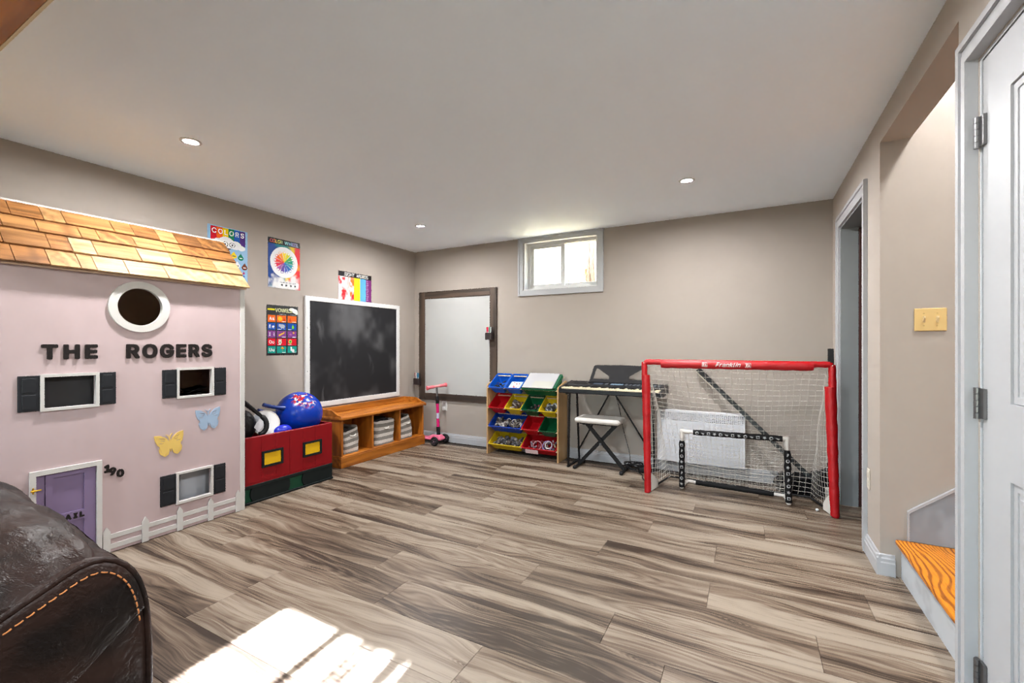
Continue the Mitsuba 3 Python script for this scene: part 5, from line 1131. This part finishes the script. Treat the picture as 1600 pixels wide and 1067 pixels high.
flap = apoly.convex_hull.buffer(-0.004).intersection(Polygon([(0.60, 0.70), (0.0, 0.70), (0.0, 0.20), (0.17, 0.28), (0.30, 0.424), (0.40, 0.50), (0.60, 0.585)]))
part(k, 'arm_flap', bulge(flap, AX1 + 0.002, AX1 + 0.016, 0.008), LEA, 40)
# flap with contrast stitching following the arch
ins = apoly.convex_hull.buffer(-0.020).exterior
tl = ins.length; ST = mat((206, 132, 74), 0.6)
st_ = []
npt = 200
for i in range(int(tl / 0.017)):
    a_ = ins.interpolate(i * 0.017); b_ = ins.interpolate(i * 0.017 + 0.0115)
    if min(a_.y, b_.y) < 0.08: continue
    if a_.y < 0.224 + (a_.x - 0.0) * 0.62: continue
    xx = AX1 + 0.0215
    st_.append(tube([(xx - 0.002, a_.x, a_.y), (xx, a_.x * 0.7 + b_.x * 0.3, a_.y * 0.7 + b_.y * 0.3), (xx, a_.x * 0.3 + b_.x * 0.7, a_.y * 0.3 + b_.y * 0.7), (xx - 0.002, b_.x, b_.y)], 0.0017, 6))
part(k, 'stitching', cat_(st_), ST, True, label='orange contrast stitching', stuff=True)
part(k, 'arm_side', rbx(-2.40, AX1 - 0.028, 0.115, 0.485, 0.03, 0.56, 0.05, 2), LEA, 40)
part(k, 'base', rbx(-2.45, AX1 - 0.03, -1.72, 0.10, 0.05, 0.30, 0.03, 1), LEA, 40)
for y0 in (-0.72, -1.48):
    part(k, 'seat_cushion', rbx(-2.15, AX1 + 0.01, y0 + 0.005, y0 + 0.755, 0.30, 0.47, 0.07, 2), LEA, 50)
    part(k, 'back_cushion', rbx(-2.42, -2.12, y0 + 0.005, y0 + 0.755, 0.42, 0.92, 0.10, 2), LEA, 50)
part(k, 'back', rbx(-2.62, -2.40, -1.86, 0.46, 0.05, 0.86, 0.08, 2), LEA, 50)
part(k, 'far_arm', rbx(-2.40, AX1, -1.88, -1.50, 0.03, 0.66, 0.12, 2), LEA, 50)

# ================================================================== outside the window
add(struct('ground_outside'), bx(-16, 12, YB + 0.26, 40, 1.20, 1.60), pmat('mat_ground', lambda p, n, uv: mix(lin(120, 110, 70), lin(170, 140, 80), fbm(p.x * 3, p.y * 3)), 0.9))
scene['mat_leaf_yellow'] = {'type': 'principledthin', 'base_color': {'type': 'rgb', 'value': lin(206, 178, 70)}, 'roughness': 0.6, 'diff_trans': 0.9}
scene['mat_leaf_orange'] = {'type': 'principledthin', 'base_color': {'type': 'rgb', 'value': lin(206, 128, 62)}, 'roughness': 0.6, 'diff_trans': 0.9}
scene['mat_leaf_green'] = {'type': 'principledthin', 'base_color': {'type': 'rgb', 'value': lin(150, 160, 60)}, 'roughness': 0.6, 'diff_trans': 0.9}
BARK = mat((92, 76, 62), 0.9)
def leaves(c, rad, n, size):
    V, F = [], []
    for i in range(n):
        d_ = rng.normal(size=3); d_ /= np.linalg.norm(d_); p_ = np.array(c) + d_ * np.array(rad) * rng.random() ** 0.4
        M = rot_rand()[:3, :3] * size * rng.uniform(0.6, 1.2)
        q = np.array([(0, -1, 0), (0.45, 0, 0.1), (0, 1, 0), (-0.45, 0, 0.1)]) @ M.T + p_
        F += [(len(V), len(V) + 1, len(V) + 2), (len(V), len(V) + 2, len(V) + 3)]; V += list(q)
    return trimesh.Trimesh(V, F, process=False)
k = thing('garden_shrub', 'thin twiggy shrub outside the right pane of the window', 'shrub')
for i, (x, lean) in enumerate(((-1.655, 0.0), (-1.63, 0.02), (-1.585, -0.02), (-1.53, 0.03), (-1.475, 0.01))):
    part(k, 'stem', tube(spline([(x, 4.95 + 0.05 * (i % 2), 1.59), (x + lean, 4.97, 2.1), (x + lean * 2 + 0.02, 4.95, 2.75)], 8), [0.023, 0.023, 0.022, 0.020, 0.018, 0.016, 0.014, 0.012] , 7), BARK, True)
part(k, 'leaves', leaves((-1.60, 4.97, 1.80), (0.12, 0.06, 0.12), 46, 0.022), 'mat_leaf_orange', stuff=True)
for (x, y, h_, m_, lab) in ((-2.9, 8.6, 3.0, 'mat_leaf_yellow', 'yellow autumn tree outside the left pane of the window'), (-1.9, 11.5, 3.3, 'mat_leaf_orange', 'orange autumn tree farther off outside the window'), (-3.8, 12.5, 3.6, 'mat_leaf_green', 'pale green tree farthest off outside the window')):
    k = thing('garden_tree', lab, 'tree')
    part(k, 'trunk', tube(spline([(x, y, 1.59), (x + 0.03, y, 2.0), (x - 0.02, y, h_ - 0.3)], 8), np.linspace(0.06, 0.03, 8), 8), BARK, True)
    part(k, 'crown', leaves((x, y, h_ - 0.55), (0.85, 0.6, 0.5), 420, 0.05), m_, stuff=True)
